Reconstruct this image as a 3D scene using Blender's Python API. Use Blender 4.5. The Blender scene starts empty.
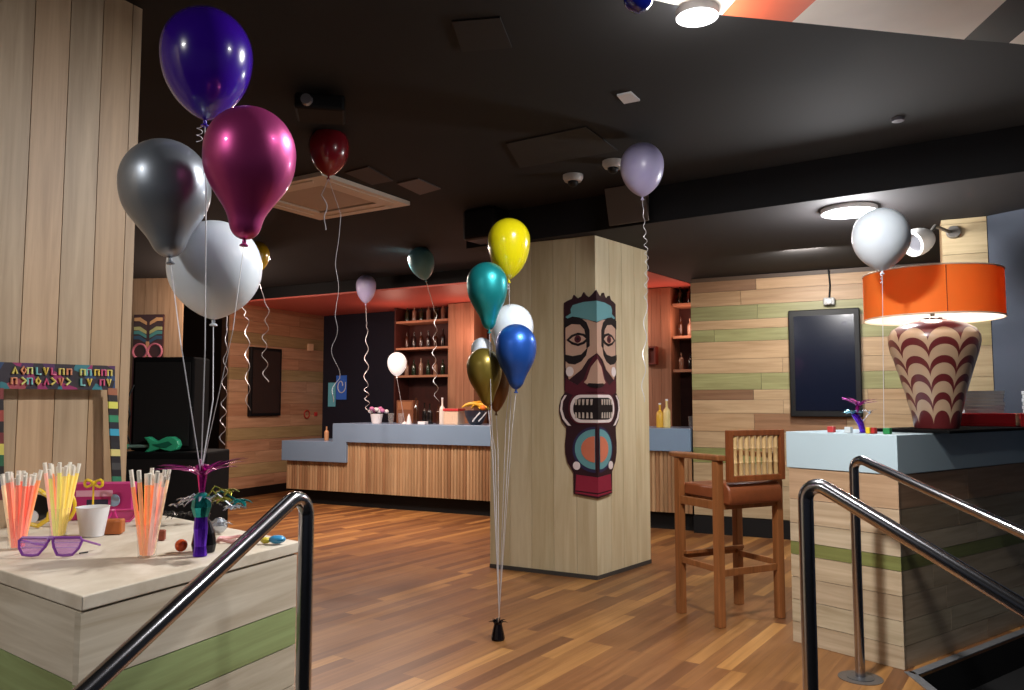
import bpy, math, random
from mathutils import Vector, Matrix
random.seed(11)
PI = math.pi
SC = bpy.context.scene
COL = SC.collection

# ---------------------------------------------------------------- camera
F, PITCH, EYE = 780.0, math.atan(57/780.0), 1.3
cp, sp = math.cos(PITCH), math.sin(PITCH)
cam = bpy.data.cameras.new('camera'); camo = bpy.data.objects.new('camera', cam); COL.objects.link(camo)
cam.sensor_width = 36; cam.lens = F/1024*36; cam.clip_start = .02
camo.location = (0, 0, EYE); camo.rotation_euler = (PI/2+PITCH, 0, 0)
SC.camera = camo

def ray(px, py):
    a = (px-512)/F; v = (345-py)/F
    return Vector((a, cp-v*sp, sp+v*cp))
def G(px, py, z=0.0):                       # point of the horizontal plane z
    d = ray(px, py); t = (z-EYE)/d.z
    return Vector((d.x*t, d.y*t, z))
def A(px, py, y):                           # point at distance y
    d = ray(px, py); t = y/d.y
    return Vector((d.x*t, y, EYE+d.z*t))
def Zy(y, py): return A(512, py, y).z
def on_line(px, p, q):                      # where the vertical plane through p,q is seen in column px (at eye level)
    k = (px-512)/F/cp
    dx, dy = q.x-p.x, q.y-p.y
    t = (k*p.y-p.x)/(dx-k*dy)
    return Vector((p.x+dx*t, p.y+dy*t, 0))

# ---------------------------------------------------------------- materials
def lin(c):
    return tuple(((v/255)/12.92 if v/255 <= .04045 else ((v/255+.055)/1.055)**2.4) for v in c)+(1,)
MATS = {}
def mat(name, rgb, rough=.5, metal=0, noise=.0, scale=8, **kw):
    if name in MATS: return MATS[name]
    m = bpy.data.materials.new(name); m.use_nodes = True
    n, l = m.node_tree.nodes, m.node_tree.links
    b = n['Principled BSDF']
    b.inputs['Roughness'].default_value = rough; b.inputs['Metallic'].default_value = metal
    c = lin(rgb)
    tc = n.new('ShaderNodeTexCoord'); nz = n.new('ShaderNodeTexNoise'); nz.inputs['Scale'].default_value = scale
    l.new(tc.outputs['Object'], nz.inputs['Vector'])
    mx = n.new('ShaderNodeMixRGB'); mx.blend_type = 'MULTIPLY'; mx.inputs[0].default_value = 1
    mx.inputs[1].default_value = c
    rp = n.new('ShaderNodeValToRGB'); rp.color_ramp.elements[0].position = .3; rp.color_ramp.elements[1].position = .7
    k = 1-max(noise, .04); rp.color_ramp.elements[0].color = (k, k, k, 1)
    l.new(nz.outputs['Fac'], rp.inputs['Fac']); l.new(rp.outputs['Color'], mx.inputs[2])
    l.new(mx.outputs[0], b.inputs['Base Color'])
    for k, v in kw.items():
        k2 = {'coat': 'Coat Weight', 'sss': 'Subsurface Weight', 'trans': 'Transmission Weight', 'ior': 'IOR', 'alpha': 'Alpha', 'spec': 'Specular IOR Level', 'emit': 'Emission Strength'}[k]
        b.inputs[k2].default_value = v
        if k == 'emit': b.inputs['Emission Color'].default_value = c
        if k == 'sss': b.inputs['Subsurface Radius'].default_value = (.05, .05, .05)
    MATS[name] = m
    return m

def wood_mat(name, vertical=False, rough=.5, contrast=.35, tint=(1, 1, 1), fine=26, axis=None):
    """grain over a per-plank colour attribute"""
    m = bpy.data.materials.new(name); m.use_nodes = True
    n, l = m.node_tree.nodes, m.node_tree.links; b = n['Principled BSDF']
    tc = n.new('ShaderNodeTexCoord'); at = n.new('ShaderNodeAttribute'); at.attribute_name = 'plank'
    mp = n.new('ShaderNodeMapping')
    mp.inputs['Scale'].default_value = (fine, fine, 1.3) if vertical else (1.6, 1.6, fine)
    if axis: mp.inputs['Scale'].default_value = axis
    l.new(tc.outputs['Object'], mp.inputs['Vector'])
    nz = n.new('ShaderNodeTexNoise'); nz.noise_dimensions = '4D'; nz.inputs['Scale'].default_value = 1.0
    nz.inputs['Detail'].default_value = 5; nz.inputs['Roughness'].default_value = .6; nz.inputs['Distortion'].default_value = .6
    ml = n.new('ShaderNodeMath'); ml.operation = 'MULTIPLY'; ml.inputs[1].default_value = 40
    l.new(at.outputs['Alpha'], ml.inputs[0]); l.new(ml.outputs[0], nz.inputs['W']); l.new(mp.outputs[0], nz.inputs['Vector'])
    rp = n.new('ShaderNodeValToRGB'); rp.color_ramp.elements[0].position = .32; rp.color_ramp.elements[1].position = .68
    k = 1-contrast
    rp.color_ramp.elements[0].color = (k, k*.93, k*.84, 1); rp.color_ramp.elements[1].color = (1.0, 1.0, 1.0, 1)
    l.new(nz.outputs['Fac'], rp.inputs['Fac'])
    mx = n.new('ShaderNodeMixRGB'); mx.blend_type = 'MULTIPLY'; mx.inputs[0].default_value = 1
    l.new(at.outputs['Color'], mx.inputs[1]); l.new(rp.outputs[0], mx.inputs[2])
    l.new(mx.outputs[0], b.inputs['Base Color'])
    b.inputs['Roughness'].default_value = rough
    bm = n.new('ShaderNodeBump'); bm.inputs['Strength'].default_value = .12; bm.inputs['Distance'].default_value = .004
    l.new(nz.outputs['Fac'], bm.inputs['Height']); l.new(bm.outputs[0], b.inputs['Normal'])
    MATS[name] = m
    return m
W_P = wood_mat('wood_pale', True, contrast=.2, fine=16); W_H = wood_mat('wood_horizontal'); W_V = wood_mat('wood_vertical', True)
W_GL = wood_mat('wood_varnished', True, rough=.3, contrast=.45, fine=30)
W_TOP = wood_mat('wood_top', axis=(6, 40, 6), contrast=.3)

def floor_mat():
    m = bpy.data.materials.new('strip_floor'); m.use_nodes = True
    n, l = m.node_tree.nodes, m.node_tree.links; b = n['Principled BSDF']
    tc = n.new('ShaderNodeTexCoord'); mp = n.new('ShaderNodeMapping'); mp.vector_type = 'POINT'
    mp.inputs['Rotation'].default_value = (0, 0, math.radians(-55))
    l.new(tc.outputs['Object'], mp.inputs['Vector'])
    br = n.new('ShaderNodeTexBrick'); br.inputs['Scale'].default_value = 1
    br.inputs['Brick Width'].default_value = .95; br.inputs['Row Height'].default_value = .08
    br.inputs['Mortar Size'].default_value = .0012; br.inputs['Mortar Smooth'].default_value = .3
    br.inputs['Color1'].default_value = (0, 0, 0, 1); br.inputs['Color2'].default_value = (1, 1, 1, 1); br.inputs['Mortar'].default_value = (.1, .1, .1, 1)
    br.offset = .37; br.offset_frequency = 3
    l.new(mp.outputs[0], br.inputs['Vector'])
    rp = n.new('ShaderNodeValToRGB'); e = rp.color_ramp.elements
    e[0].position = 0.04; e[0].color = lin((112, 72, 42)); e[1].position = 1; e[1].color = lin((186, 136, 78))
    for p, c in ((.25, (130, 86, 50)), (.5, (140, 95, 55)), (.8, (152, 106, 60))):
        x = e.new(p); x.color = lin(c)
    l.new(br.outputs['Color'], rp.inputs['Fac'])
    m2 = n.new('ShaderNodeMapping'); m2.inputs['Scale'].default_value = (1.5, 34, 1); l.new(mp.outputs[0], m2.inputs['Vector'])
    nz = n.new('ShaderNodeTexNoise'); nz.inputs['Scale'].default_value = 1; nz.inputs['Detail'].default_value = 4; l.new(m2.outputs[0], nz.inputs['Vector'])
    r2 = n.new('ShaderNodeValToRGB'); r2.color_ramp.elements[0].position = .3; r2.color_ramp.elements[0].color = (.66, .62, .58, 1); r2.color_ramp.elements[1].position = .7
    l.new(nz.outputs['Fac'], r2.inputs['Fac'])
    mx = n.new('ShaderNodeMixRGB'); mx.blend_type = 'MULTIPLY'; mx.inputs[0].default_value = 1
    l.new(rp.outputs[0], mx.inputs[1]); l.new(r2.outputs[0], mx.inputs[2]); l.new(mx.outputs[0], b.inputs['Base Color'])
    n3 = n.new('ShaderNodeTexNoise'); n3.inputs['Scale'].default_value = 3; l.new(tc.outputs['Object'], n3.inputs['Vector'])
    mr = n.new('ShaderNodeMapRange'); mr.inputs['To Min'].default_value = .28; mr.inputs['To Max'].default_value = .5
    l.new(n3.outputs['Fac'], mr.inputs['Value']); l.new(mr.outputs[0], b.inputs['Roughness'])
    return m

def glass_mat(name, tint=(1, 1, 1), gloss=.12, alpha_tint=.9):
    m = bpy.data.materials.new(name); m.use_nodes = True
    n, l = m.node_tree.nodes, m.node_tree.links; n.remove(n['Principled BSDF'])
    tr = n.new('ShaderNodeBsdfTransparent'); tr.inputs[0].default_value = tuple(alpha_tint*t for t in tint)+(1,)
    gl = n.new('ShaderNodeBsdfGlossy'); gl.inputs['Roughness'].default_value = .05
    df = n.new('ShaderNodeBsdfDiffuse'); df.inputs[0].default_value = tint+(1,)
    lw = n.new('ShaderNodeLayerWeight'); pw = n.new('ShaderNodeMath'); pw.operation = 'POWER'; pw.inputs[1].default_value = 4; l.new(lw.outputs['Facing'], pw.inputs[0]); fr = n.new('ShaderNodeMath'); fr.operation = 'MULTIPLY_ADD'; fr.inputs[1].default_value = .5; fr.inputs[2].default_value = .03; l.new(pw.outputs[0], fr.inputs[0])
    ms = n.new('ShaderNodeMixShader'); m2 = n.new('ShaderNodeMixShader'); m2.inputs[0].default_value = gloss
    l.new(fr.outputs[0], ms.inputs[0]); l.new(tr.outputs[0], ms.inputs[1]); l.new(gl.outputs[0], ms.inputs[2])
    l.new(ms.outputs[0], m2.inputs[1]); l.new(df.outputs[0], m2.inputs[2])
    l.new(m2.outputs[0], n['Material Output'].inputs[0])
    return m
CLEAR = glass_mat('clear_plastic', (1, 1, 1), .05, .97); PURPLE_LENS = glass_mat('purple_plastic', (.84, .64, .92), .16, 1)

# ---------------------------------------------------------------- mesh builder
def frame(o, d):
    d = Vector((d[0], d[1], 0)).normalized(); o = Vector((o[0], o[1], 0))
    v = Vector((-d.y, d.x, 0))
    return lambda u, w, z: Vector((o.x+d.x*u+v.x*w, o.y+d.y*u+v.y*w, z))
IDF = lambda x, y, z: Vector((x, y, z))

class MB:
    def __init__(s): s.v = []; s.f = []; s.m = []; s.c = []
    def add(s, vs, fs, mi=0, col=None):
        o = len(s.v); s.v += [Vector(p) for p in vs]
        for f in fs: s.f.append([i+o for i in f]); s.m.append(mi)
        c = col if col else (1, 1, 1, 1)
        s.c += [c]*len(vs)
        return s
    def box(s, fr, u0, u1, v0, v1, z0, z1, mi=0, col=None):
        vs = [fr(u, v, z) for z in (z0, z1) for v in (v0, v1) for u in (u0, u1)]
        return s.add(vs, [(0, 2, 3, 1), (4, 5, 7, 6), (0, 1, 5, 4), (2, 6, 7, 3), (0, 4, 6, 2), (1, 3, 7, 5)], mi, col)
    def prism(s, poly, z0, z1, mi=0, col=None, fr=None):
        fr = fr or IDF; n = len(poly)
        vs = [fr(p[0], p[1], z0) for p in poly]+[fr(p[0], p[1], z1) for p in poly]
        return s.add(vs, [tuple(reversed(range(n))), tuple(range(n, 2*n))]+[(i, (i+1) % n, n+(i+1) % n, n+i) for i in range(n)], mi, col)
    def slab(s, pts, nrm, t, mi=0, col=None):            # a planar polygon given thickness along nrm
        n = len(pts); nrm = Vector(nrm)*t
        vs = [Vector(p) for p in pts]+[Vector(p)+nrm for p in pts]
        return s.add(vs, [tuple(reversed(range(n))), tuple(range(n, 2*n))]+[(i, (i+1) % n, n+(i+1) % n, n+i) for i in range(n)], mi, col)
    def lathe(s, c, prof, seg=24, mi=0, axis=(0, 0, 1), col=None):
        q = Vector((0, 0, 1)).rotation_difference(Vector(axis)); c = Vector(c); vs = []; fs = []
        for r, z in prof:
            for k in range(seg):
                a = 2*PI*k/seg; vs.append(c+q @ Vector((r*math.cos(a), r*math.sin(a), z)))
        for i in range(len(prof)-1):
            for k in range(seg):
                k2 = (k+1) % seg
                fs.append((i*seg+k, i*seg+k2, (i+1)*seg+k2, (i+1)*seg+k))
        if prof[0] == prof[-1]: return s.add(vs, fs, mi, col)
        if prof[0][0] > 1e-5: fs.append(tuple(reversed(range(seg))))
        if prof[-1][0] > 1e-5: fs.append(tuple(range((len(prof)-1)*seg, len(prof)*seg)))
        return s.add(vs, fs, mi, col)
    def tube(s, pts, r, seg=10, mi=0, closed=False, flat=1, col=None):
        pts = [Vector(p) for p in pts]; n = len(pts); vs = []; fs = []
        rr = r if hasattr(r, '__len__') else [r]*n
        up = None
        for i, p in enumerate(pts):
            a = pts[(i-1) % n] if (closed or i > 0) else p; b = pts[(i+1) % n] if (closed or i < n-1) else p
            t = (b-a).normalized()
            if up is None:
                up = Vector((0, 0, 1)) if abs(t.z) < .9 else Vector((1, 0, 0))
            x = up.cross(t)
            if x.length < 1e-6: x = Vector((1, 0, 0)).cross(t)
            x.normalize(); y = t.cross(x); up = y
            for k in range(seg):
                g = 2*PI*k/seg; vs.append(p+x*math.cos(g)*rr[i]+y*math.sin(g)*rr[i]*flat)
        m = n if closed else n-1
        for i in range(m):
            j = (i+1) % n
            for k in range(seg):
                k2 = (k+1) % seg; fs.append((i*seg+k, i*seg+k2, j*seg+k2, j*seg+k))
        if not closed: fs += [tuple(reversed(range(seg))), tuple(range((n-1)*seg, n*seg))]
        return s.add(vs, fs, mi, col)
    def ball(s, c, rx, ry=None, rz=None, seg=20, mi=0):
        ry = ry or rx; rz = rz or rx; n = seg//2; c = Vector(c); vs = []; fs = []
        for i in range(n+1):
            t = PI*i/n
            for k in range(seg):
                a = 2*PI*k/seg; vs.append(c+Vector((rx*math.sin(t)*math.cos(a), ry*math.sin(t)*math.sin(a), -rz*math.cos(t))))
        for i in range(n):
            for k in range(seg):
                k2 = (k+1) % seg; fs.append((i*seg+k, i*seg+k2, (i+1)*seg+k2, (i+1)*seg+k))
        return s.add(vs, fs, mi)

def tag(o, label=None, cat=None, group=None, kind=None):
    if label: o['label'] = label
    if cat: o['category'] = cat
    if group: o['group'] = group
    if kind: o['kind'] = kind
    return o
def obj(name, mb, mats, parent=None, label=None, smooth=False, bevel=0, loc=None):
    me = bpy.data.meshes.new(name)
    if not isinstance(mats, (list, tuple)): mats = [mats]
    if parent is not None: base = Vector(parent['_w'])
    elif loc is not None: base = Vector(loc)
    else:
        xs = [p.x for p in mb.v]; ys = [p.y for p in mb.v]; zs = [p.z for p in mb.v]
        base = Vector(((min(xs)+max(xs))/2, (min(ys)+max(ys))/2, min(zs)))
    me.from_pydata([p-base for p in mb.v], [], mb.f)
    for m in mats: me.materials.append(m)
    me.polygons.foreach_set('material_index', mb.m)
    ca = me.color_attributes.new('plank', 'FLOAT_COLOR', 'POINT')
    ca.data.foreach_set('color', [x for c in mb.c for x in c])
    if smooth: me.polygons.foreach_set('use_smooth', [True]*len(mb.f))
    me.validate(); me.update()
    import bmesh
    b = bmesh.new(); b.from_mesh(me)
    if smooth: bmesh.ops.remove_doubles(b, verts=b.verts, dist=1e-6)
    bmesh.ops.recalc_face_normals(b, faces=b.faces); b.to_mesh(me); b.free()
    o = bpy.data.objects.new(name, me); COL.objects.link(o)
    o['_w'] = list(base)
    if parent is not None: o.parent = parent; o.location = base-Vector(parent['_w'])
    else: o.location = base
    if bevel:
        bv = o.modifiers.new('bevel', 'BEVEL'); bv.width = bevel; bv.segments = 2; bv.limit_method = 'ANGLE'
    if smooth and smooth != 'all':
        pass
    if label: o['label'] = label
    return o
def smooth_by_angle(o, deg=35):
    me = o.data
    for p in me.polygons: p.use_smooth = True
    me.set_sharp_from_angle(angle=math.radians(deg))
    return o
def thing(name, loc, label, cat, group=None):
    o = bpy.data.objects.new(name, None); COL.objects.link(o); o.location = loc; o['_w'] = list(loc)
    o.empty_display_size = .05
    return tag(o, label, cat, group)
def struct(name, mb, mats, parent=None, **kw):
    o = obj(name, mb, mats, parent, **kw)
    o['kind'] = 'structure'
    return o
def rndcol(rgb, j=.08):
    k = 1+random.uniform(-j, j); g = sum(rgb)/3; c = lin([x*.88+g*.12 for x in rgb])
    return (c[0]*k, c[1]*k, c[2]*k, random.random())

TAN = (196, 160, 116); PALE = (206, 188, 152); OFFW = (206, 196, 176); GREEN = (138, 146, 78); BROWN = (132, 84, 52); ORG = (190, 112, 66)
BLACK = mat('black_paint', (9, 9, 11), .7, spec=.3); BLACKG = mat('black_plastic', (9, 9, 11), .5, spec=.3)
NAVY = mat('navy_paint', (8, 9, 15), .8); STEEL = mat('brushed_steel', (176, 176, 182), .2, 1, noise=.05, scale=40)
WHITE = mat('white_plastic', (225, 226, 230), .4); BLUEGREY = mat('blue_grey_laminate', (122, 148, 176), .35, noise=.06, scale=3)
ICE = mat('pale_blue_laminate', (186, 208, 218), .4, noise=.04, scale=3)

def vplanks(mb, fr, u0, u1, z0, z1, w, cols, t=.02, j=.07, gap=.003, v0=0):
    u = u0
    while u < u1-1e-4:
        e = min(u1, u+w*random.uniform(.92, 1.08))
        if u1-e < w*.25: e = u1
        mb.box(fr, u+gap/2, e-gap/2, v0-t, v0, z0, z1, 0, rndcol(random.choice(cols), j)); u = e
def hrows(mb, fr, u0, u1, rows, t=.02, gap=.003, v0=0, L=1.3, j=.08):
    """rows: (z0, z1, colour) or (z0, z1, [(fraction, colour), ...])"""
    for r in rows:
        if isinstance(r[2], list):
            a = 0
            for fr_, c in r[2]:
                mb.box(fr, u0+(u1-u0)*a+gap/2, u0+(u1-u0)*fr_-gap/2, v0-t, v0, r[0]+gap/2, r[1]-gap/2, 0, rndcol(c)); a = fr_
        else:
            u = u0-random.uniform(0, L*.7) if L < 3.5 else u0
            while u < u1:
                e = u+L*random.uniform(.8, 1.3)
                a, b = max(u, u0), min(e, u1)
                if b-a > .01: mb.box(fr, a+gap/2, b-gap/2, v0-t, v0, r[0]+gap/2, r[1]-gap/2, 0, rndcol(r[2], j))
                u = e

# ================================================================ SETTING
CEIL, LOW, SOF = 2.82, 2.56, 2.65
# ---- floor with the stair opening
c0 = G(905, 671)                       # foot of the near corner of the right counter
cl = G(791, 641)
cdir = Vector((.815, .579, 0))         # the long side of that counter
ledge = [(-9, 1.4), (-.8, 1.4), (-.45, 2.02), (1.02, 2.45), (1.70, 3.0)]
k1 = G(918, 676)
ledge2 = [(k1.x, k1.y), (k1.x+cdir.x*4.2, k1.y+cdir.y*4.2)]
m = MB(); m.prism(ledge+ledge2+[(7, 16), (-9, 16)], -.012, 0)
struct('floor', m, floor_mat(), loc=(0, 0, 0))
m = MB(); m.box(IDF, -9, 8, -4, 9, -.95, -.9)
struct('floor', m, mat('dark_carpet', (8, 8, 10), .95, noise=.2, scale=60), loc=(0, 0, -.9))
m = MB(); m.prism(ledge+ledge2+[(7, 16), (-9, 16)], -.3, -.0125); struct('floor', m, MATS['dark_carpet'], loc=(0, 0, -.3))
def off(poly, d): return [(x+d*.55, y-d*.85) for x, y in poly]
for k in range(3):
    e = [(-.8, 1.4), (-.45, 2.02), (1.02, 2.45), (1.70, 3.0), ledge2[0], ledge2[1]]
    a = off(e, .3*k+.002); b = off(e, .3*(k+1))
    m = MB(); m.prism(a+list(reversed(b)), -.9, -.17*(k+1))
    struct('trim_%d' % (k+5), m, MATS['dark_carpet'], loc=(0, 0, -.9))
# metal nosing along the opening
NOSE = mat('grey_metal_nosing', (150, 152, 156), .5, .6, noise=.2, scale=20)
q0 = G(907, 672.5); fr = frame(k1, cdir)
m = MB(); m.box(fr, -.0, 4.0, 0, .045, .001, .006); struct('trim_1', m, NOSE)
e2 = G(936, 690); fr = frame(k1, (e2.x-k1.x, e2.y-k1.y))
m = MB(); m.box(fr, -.045, .75, -.045, 0, .001, .006); struct('trim_2', m, NOSE)

# ---- bar line and its neighbours
b0, b1 = G(312, 504), G(490, 517)
ub = (b1-b0).normalized()
BL = lambda px: on_line(px, b0, b1)
# ---- ceilings
f0, f1 = G(640, 225, LOW), G(1024, 172, LOW)
fd = (f1-f0).normalized()
fl = f0+fd*(-1.55)
fR = f0+fd*5.2
lowpoly = [(fl.x, fl.y), (fR.x, fR.y), (7, 9), (G(690, 283, LOW)+Vector((.9, 1.2, 0))).to_tuple()[:2], G(690, 283, LOW).to_tuple()[:2], G(648, 271, LOW).to_tuple()[:2], (fl.x+.5, fl.y+.75)]
CMAT = mat('ceiling_black', (17, 16, 17), .85, noise=.12, scale=2)
m = MB(); m.prism([(-9, -3), (6, -3), (7, 3.5), (7, 16), (-9, 16)], CEIL, CEIL+.06); struct('ceiling', m, CMAT, loc=(0, 0, CEIL))
m = MB(); m.prism(lowpoly, LOW, CEIL-.002); struct('ceiling', m, mat('ceiling_brown', (32, 28, 29), .85, noise=.1, scale=2), loc=(0, 0, LOW))
frf = frame(fl, fd)
m = MB(); m.box(frf, 0, (fR-fl).length, -.012, -.001, LOW, CEIL-.003); struct('trim_3', m, NAVY)
# painted raft of the ceiling near the camera
RZ = CEIL-.03
def R(px, py): return G(px, py, RZ)
def ext(p, q, t): return p+(q-p).normalized()*t
b_ = [R(640, -3), R(722, 15), R(792, 22), R(964, 39.5), R(1009, 43), R(1120, 55)]
d1 = (R(816, 0)-R(792, 22)).normalized(); d2 = (R(1007, 0)-R(964, 40)).normalized(); d0 = d1
far = [p+d*1.3 for p, d in zip(b_, (d0, d1, d1, d2, d2, d2))]
m = MB()
for i, mi in enumerate((1, 0, 1, 2, 1)):
    q = [b_[i], b_[i+1], far[i+1], far[i]]
    m.prism([(p.x, p.y) for p in q], RZ, CEIL-.001, mi)
struct('ceiling', m, [mat('orange_paint', (232, 108, 70), .6), mat('beige_paint', (240, 232, 222), .6), mat('black_stripe_paint', (26, 24, 24), .6)], loc=(.8, 2.6, RZ))

# ---- near left wall of upright boards
w1 = A(129, 300, 2.93); w1.z = 0
wdir = Vector((.454, .891, 0))
fr = frame(w1-wdir*2.6, wdir)                     # u runs away from the camera; -v side faces right
m = MB(); vplanks(m, fr, 0, 2.6, 0, CEIL-.002, .125, [(190, 160, 124), (184, 152, 116), (180, 148, 110), (194, 168, 134)], t=.02, j=.13)
m.box(fr, .001, 2.599, 0.001, .5, 0, CEIL-.002, 0, rndcol((190, 160, 126)))
struct('wall_left', m, W_V)

# ---- far left wall with a picture of a mask, doorway, side wall
far0 = A(181, 400, 9.5); far0.z = 0
fr = frame((far0.x, far0.y), (1, -.1))
m = MB(); vplanks(m, fr, -3, 0, 0, CEIL-.002, .16, [(182, 150, 116), (174, 142, 108)], t=.03)
struct('wall_far_left', m, W_V)
s0 = G(224, 500); sdir = Vector((.425, .905, 0)); sl = 2.15
fr = frame(s0, sdir)
rows = [(.0, .12, (20, 16, 14))]; z = .12
cols = [(190, 142, 108), (176, 150, 104), (194, 150, 114), (188, 140, 106), (168, 144, 98), (194, 148, 112), (186, 134, 98), (192, 146, 108), (194, 150, 114), (164, 140, 94), (188, 136, 100), (192, 144, 108), (170, 140, 92), (190, 136, 96), (186, 130, 92), (178, 112, 76)]
i = 0
while z < 2.66:
    rows.append((z, z+.165, cols[i % len(cols)])); z += .165; i += 1
m = MB(); hrows(m, fr, 0, sl, rows, t=.03)
m.box(fr, 0.001, sl, 0.001, .12, 0, 2.8, 0, rndcol((60, 40, 28)))
struct('wall_side_left', m, W_H)
m = MB(); m.box(IDF, -9, -2.6, 12.9, 13.0, 0, CEIL-.002); struct('wall_far', m, mat('doorway_dark', (40, 28, 24), .8))  # closes the doorway; dark colour stands in for the unlit room beyond
# ---- wall behind the bar
BK = lambda px, dz=0: on_line(px, G(322, 313, SOF), G(648, 288, SOF))
k0, k9 = BK(318), BK(745)
fk = frame(k0, k9-k0); KL = (k9-k0).length
ku = lambda px: (BK(px)-k0).length*(1 if px > 318 else -1)
m = MB(); m.box(fk, -.3, KL, .36, .44, 0, CEIL-.002); struct('wall_back', m, mat('dark_navy_wall', (22, 24, 44), .7, noise=.1))
# ---- right plank wall
r0 = BL(692); pier = A(944, 300, 5.35); pier.z = 0
rw_end = BL(952)
frw = frame(r0, rw_end-r0); RL = (rw_end-r0).length
zr = lambda py: Zy(r0.y, py)
ys = [(283.5, 294, [(.28, BROWN), (1, (176, 128, 86))]), (294, 308, (166, 120, 80)), (308, 322, (142, 130, 78)), (322, 331, (178, 134, 92)), (331, 343, (148, 138, 82)),
      (343, 360, (182, 138, 96)), (360, 374, (186, 144, 102)), (374, 390, (150, 140, 84)), (390, 400, [(.26, BROWN), (.7, (190, 150, 108)), (1, (180, 136, 94))]), (400, 413, (186, 146, 106)),
      (413, 431, [(.26, (184, 140, 98)), (.62, (150, 98, 62)), (1, (190, 150, 108))]), (431, 447, (190, 152, 112)), (447, 462, [(.3, (140, 138, 76)), (1, (186, 146, 104))]), (462, 482, (190, 156, 116)), (482, 514, (192, 160, 122))]
rows = [(max(zr(b), .0), min(zr(a), LOW-.002), c) for a, b, c in ys]
up_ = lambda c: [(a_, up_(b_)) for a_, b_ in c] if isinstance(c, list) else (c[0]+3, min(255, c[1]+13), c[2]+14)
rows = [(a_, b_, up_(c_)) for a_, b_, c_ in rows]
m = MB(); hrows(m, frw, 0, RL, rows, t=.03)
m.box(frw, 0.001, RL, .001, .12, 0, LOW-.002, 0, rndcol((80, 58, 40)))
struct('wall_back_right', m, W_H)
m = MB(); m.box(frw, -.0, RL, -.05, -.031, 0, .17); struct('baseboard_back_right', m, BLACK)
# ---- narrow pier and dark right wall
fp = frame((pier.x, pier.y), (.9, -.44)); PW = .27
m = MB(); z = 0; prow = []
while z < LOW-.01:
    prow.append((z, min(z+.21, LOW-.003), random.choice([(206, 184, 140), (200, 176, 134), (196, 178, 124)]))); z += .21
hrows(m, fp, 0, PW, prow, t=.025, L=2); m.box(fp, 0.001, PW, .001, .25, 0, LOW-.003, 0, rndcol(TAN)); struct('wall_pier', m, W_H)
pr = fp(PW+.003, -.025, 0)
fdk = frame((pr.x, pr.y), (.50, -.86))
m = MB(); m.box(fdk, 0, 5, 0.001, .15, -.9, LOW-.003); struct('wall_right', m, mat('slate_wall', (58, 66, 80), .7, noise=.06))

# ---- pillar
C = G(597.5, 580); Lp = G(490, 567.5); Rp = G(651, 563)
Bp = Lp+Rp-C
dl = (Lp-C).normalized(); dr = (Rp-C).normalized(); LL = (Lp-C).length; LR = (Rp-C).length
m = MB(); PT = LOW-.003
def pin(p, t): return p
cc = (C+Bp)*.5
core = [(p+(cc-p).normalized()*.035) for p in (C, Rp, Bp, Lp)]
m.prism([(p.x, p.y) for p in core], 0, PT, 0, rndcol(PALE))
PC = [(212, 196, 158), (208, 192, 152), (214, 200, 164), (206, 190, 150)]
frL = frame(Lp, C-Lp); vplanks(m, frL, 0, LL, .02, PT, .19, PC, t=-.022, j=.04)
frR = frame(C, Rp-C); vplanks(m, frR, .0, LR, .02, PT, .19, PC, t=-.022, j=.04)
frB = frame(Rp, Bp-Rp); vplanks(m, frB, 0.023, LL-.0, .02, PT, .19, PC, t=-.022, j=.04)
frB = frame(Bp, Lp-Bp); vplanks(m, frB, .0, LR-.023, .02, PT, .19, PC, t=-.022, j=.04)
struct('pillar', m, W_P, label='square column clad in pale upright boards')
m = MB()
nl = Vector((dl.y, -dl.x, 0)); nl = nl if nl.y < 0 else -nl
nr = Vector((dr.y, -dr.x, 0)); nr = nr if nr.x > 0 else -nr
m.box(frL, 0, LL+.004, -.006, 0, 0, .03); m.box(frR, -.004, LR, -.006, 0, 0, .03)
struct('baseboard_pillar', m, mat('dark_grey_skirting', (60, 56, 52), .6))

# ================================================================ BAR
z_hi0, z_hi1, z_lo0, z_lo1 = .80, 1.03, .545, .80
fb = frame(b0, ub); bu = lambda px: (BL(px)-b0).dot(ub)
uL, uS, uS2, uR = bu(287), bu(337), bu(350.5), bu(690.5)
bar = thing('bar_counter', tuple(fb((uL+uR)/2, .35, 0)), 'long slatted bar with a blue grey stepped counter along the back of the room', 'bar counter')
m = MB(); u = bu(290)
SL = [(190, 152, 110), (176, 138, 98), (200, 166, 124), (164, 122, 84), (194, 158, 116)]
while u < uR-.02:
    w = .042; top = z_lo0-.003 if u+w < uS2 else z_hi0-.003
    c = rndcol(random.choice(SL), .12)
    prof = [(u+.001, .0), (u+.001, -.012), (u+w*.25, -.022), (u+w*.75, -.022), (u+w-.001, -.012), (u+w-.001, .0)]
    m.prism(prof, .18, top, 0, c, fb); u += w
obj('slatted_front', m, W_V, bar)
m = MB(); m.box(fb, bu(290), uR-.005, .001, .05, .17, z_lo0-.004); m.box(fb, uS2, uR-.005, .001, .05, z_lo0, z_hi0-.004)
m.box(fb, bu(290), uS2, .60, .65, .17, z_lo0-.004); m.box(fb, uS2+.01, uR-.005, .60, .65, .17, z_hi0-.004)
obj('carcass', m, BLACK, bar)
m = MB(); m.box(fb, bu(294), uR-.006, .06, .55, .0, .168); obj('kickboard', m, BLACK, bar)
m = MB()
P = [(uL, z_lo0), (uS2, z_lo0), (uS2, z_hi0), (uR-.004, z_hi0), (uR-.004, z_hi1), (uS, z_hi1), (uS, z_lo1), (uL, z_lo1)]
n = len(P); vs = [fb(a, -.06, z) for a, z in P]+[fb(a, .68, z) for a, z in P]
m.add(vs, [tuple(range(n)), tuple(reversed(range(n, 2*n)))]+[(i, n+i, n+(i+1) % n, (i+1) % n) for i in range(n)])
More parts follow.
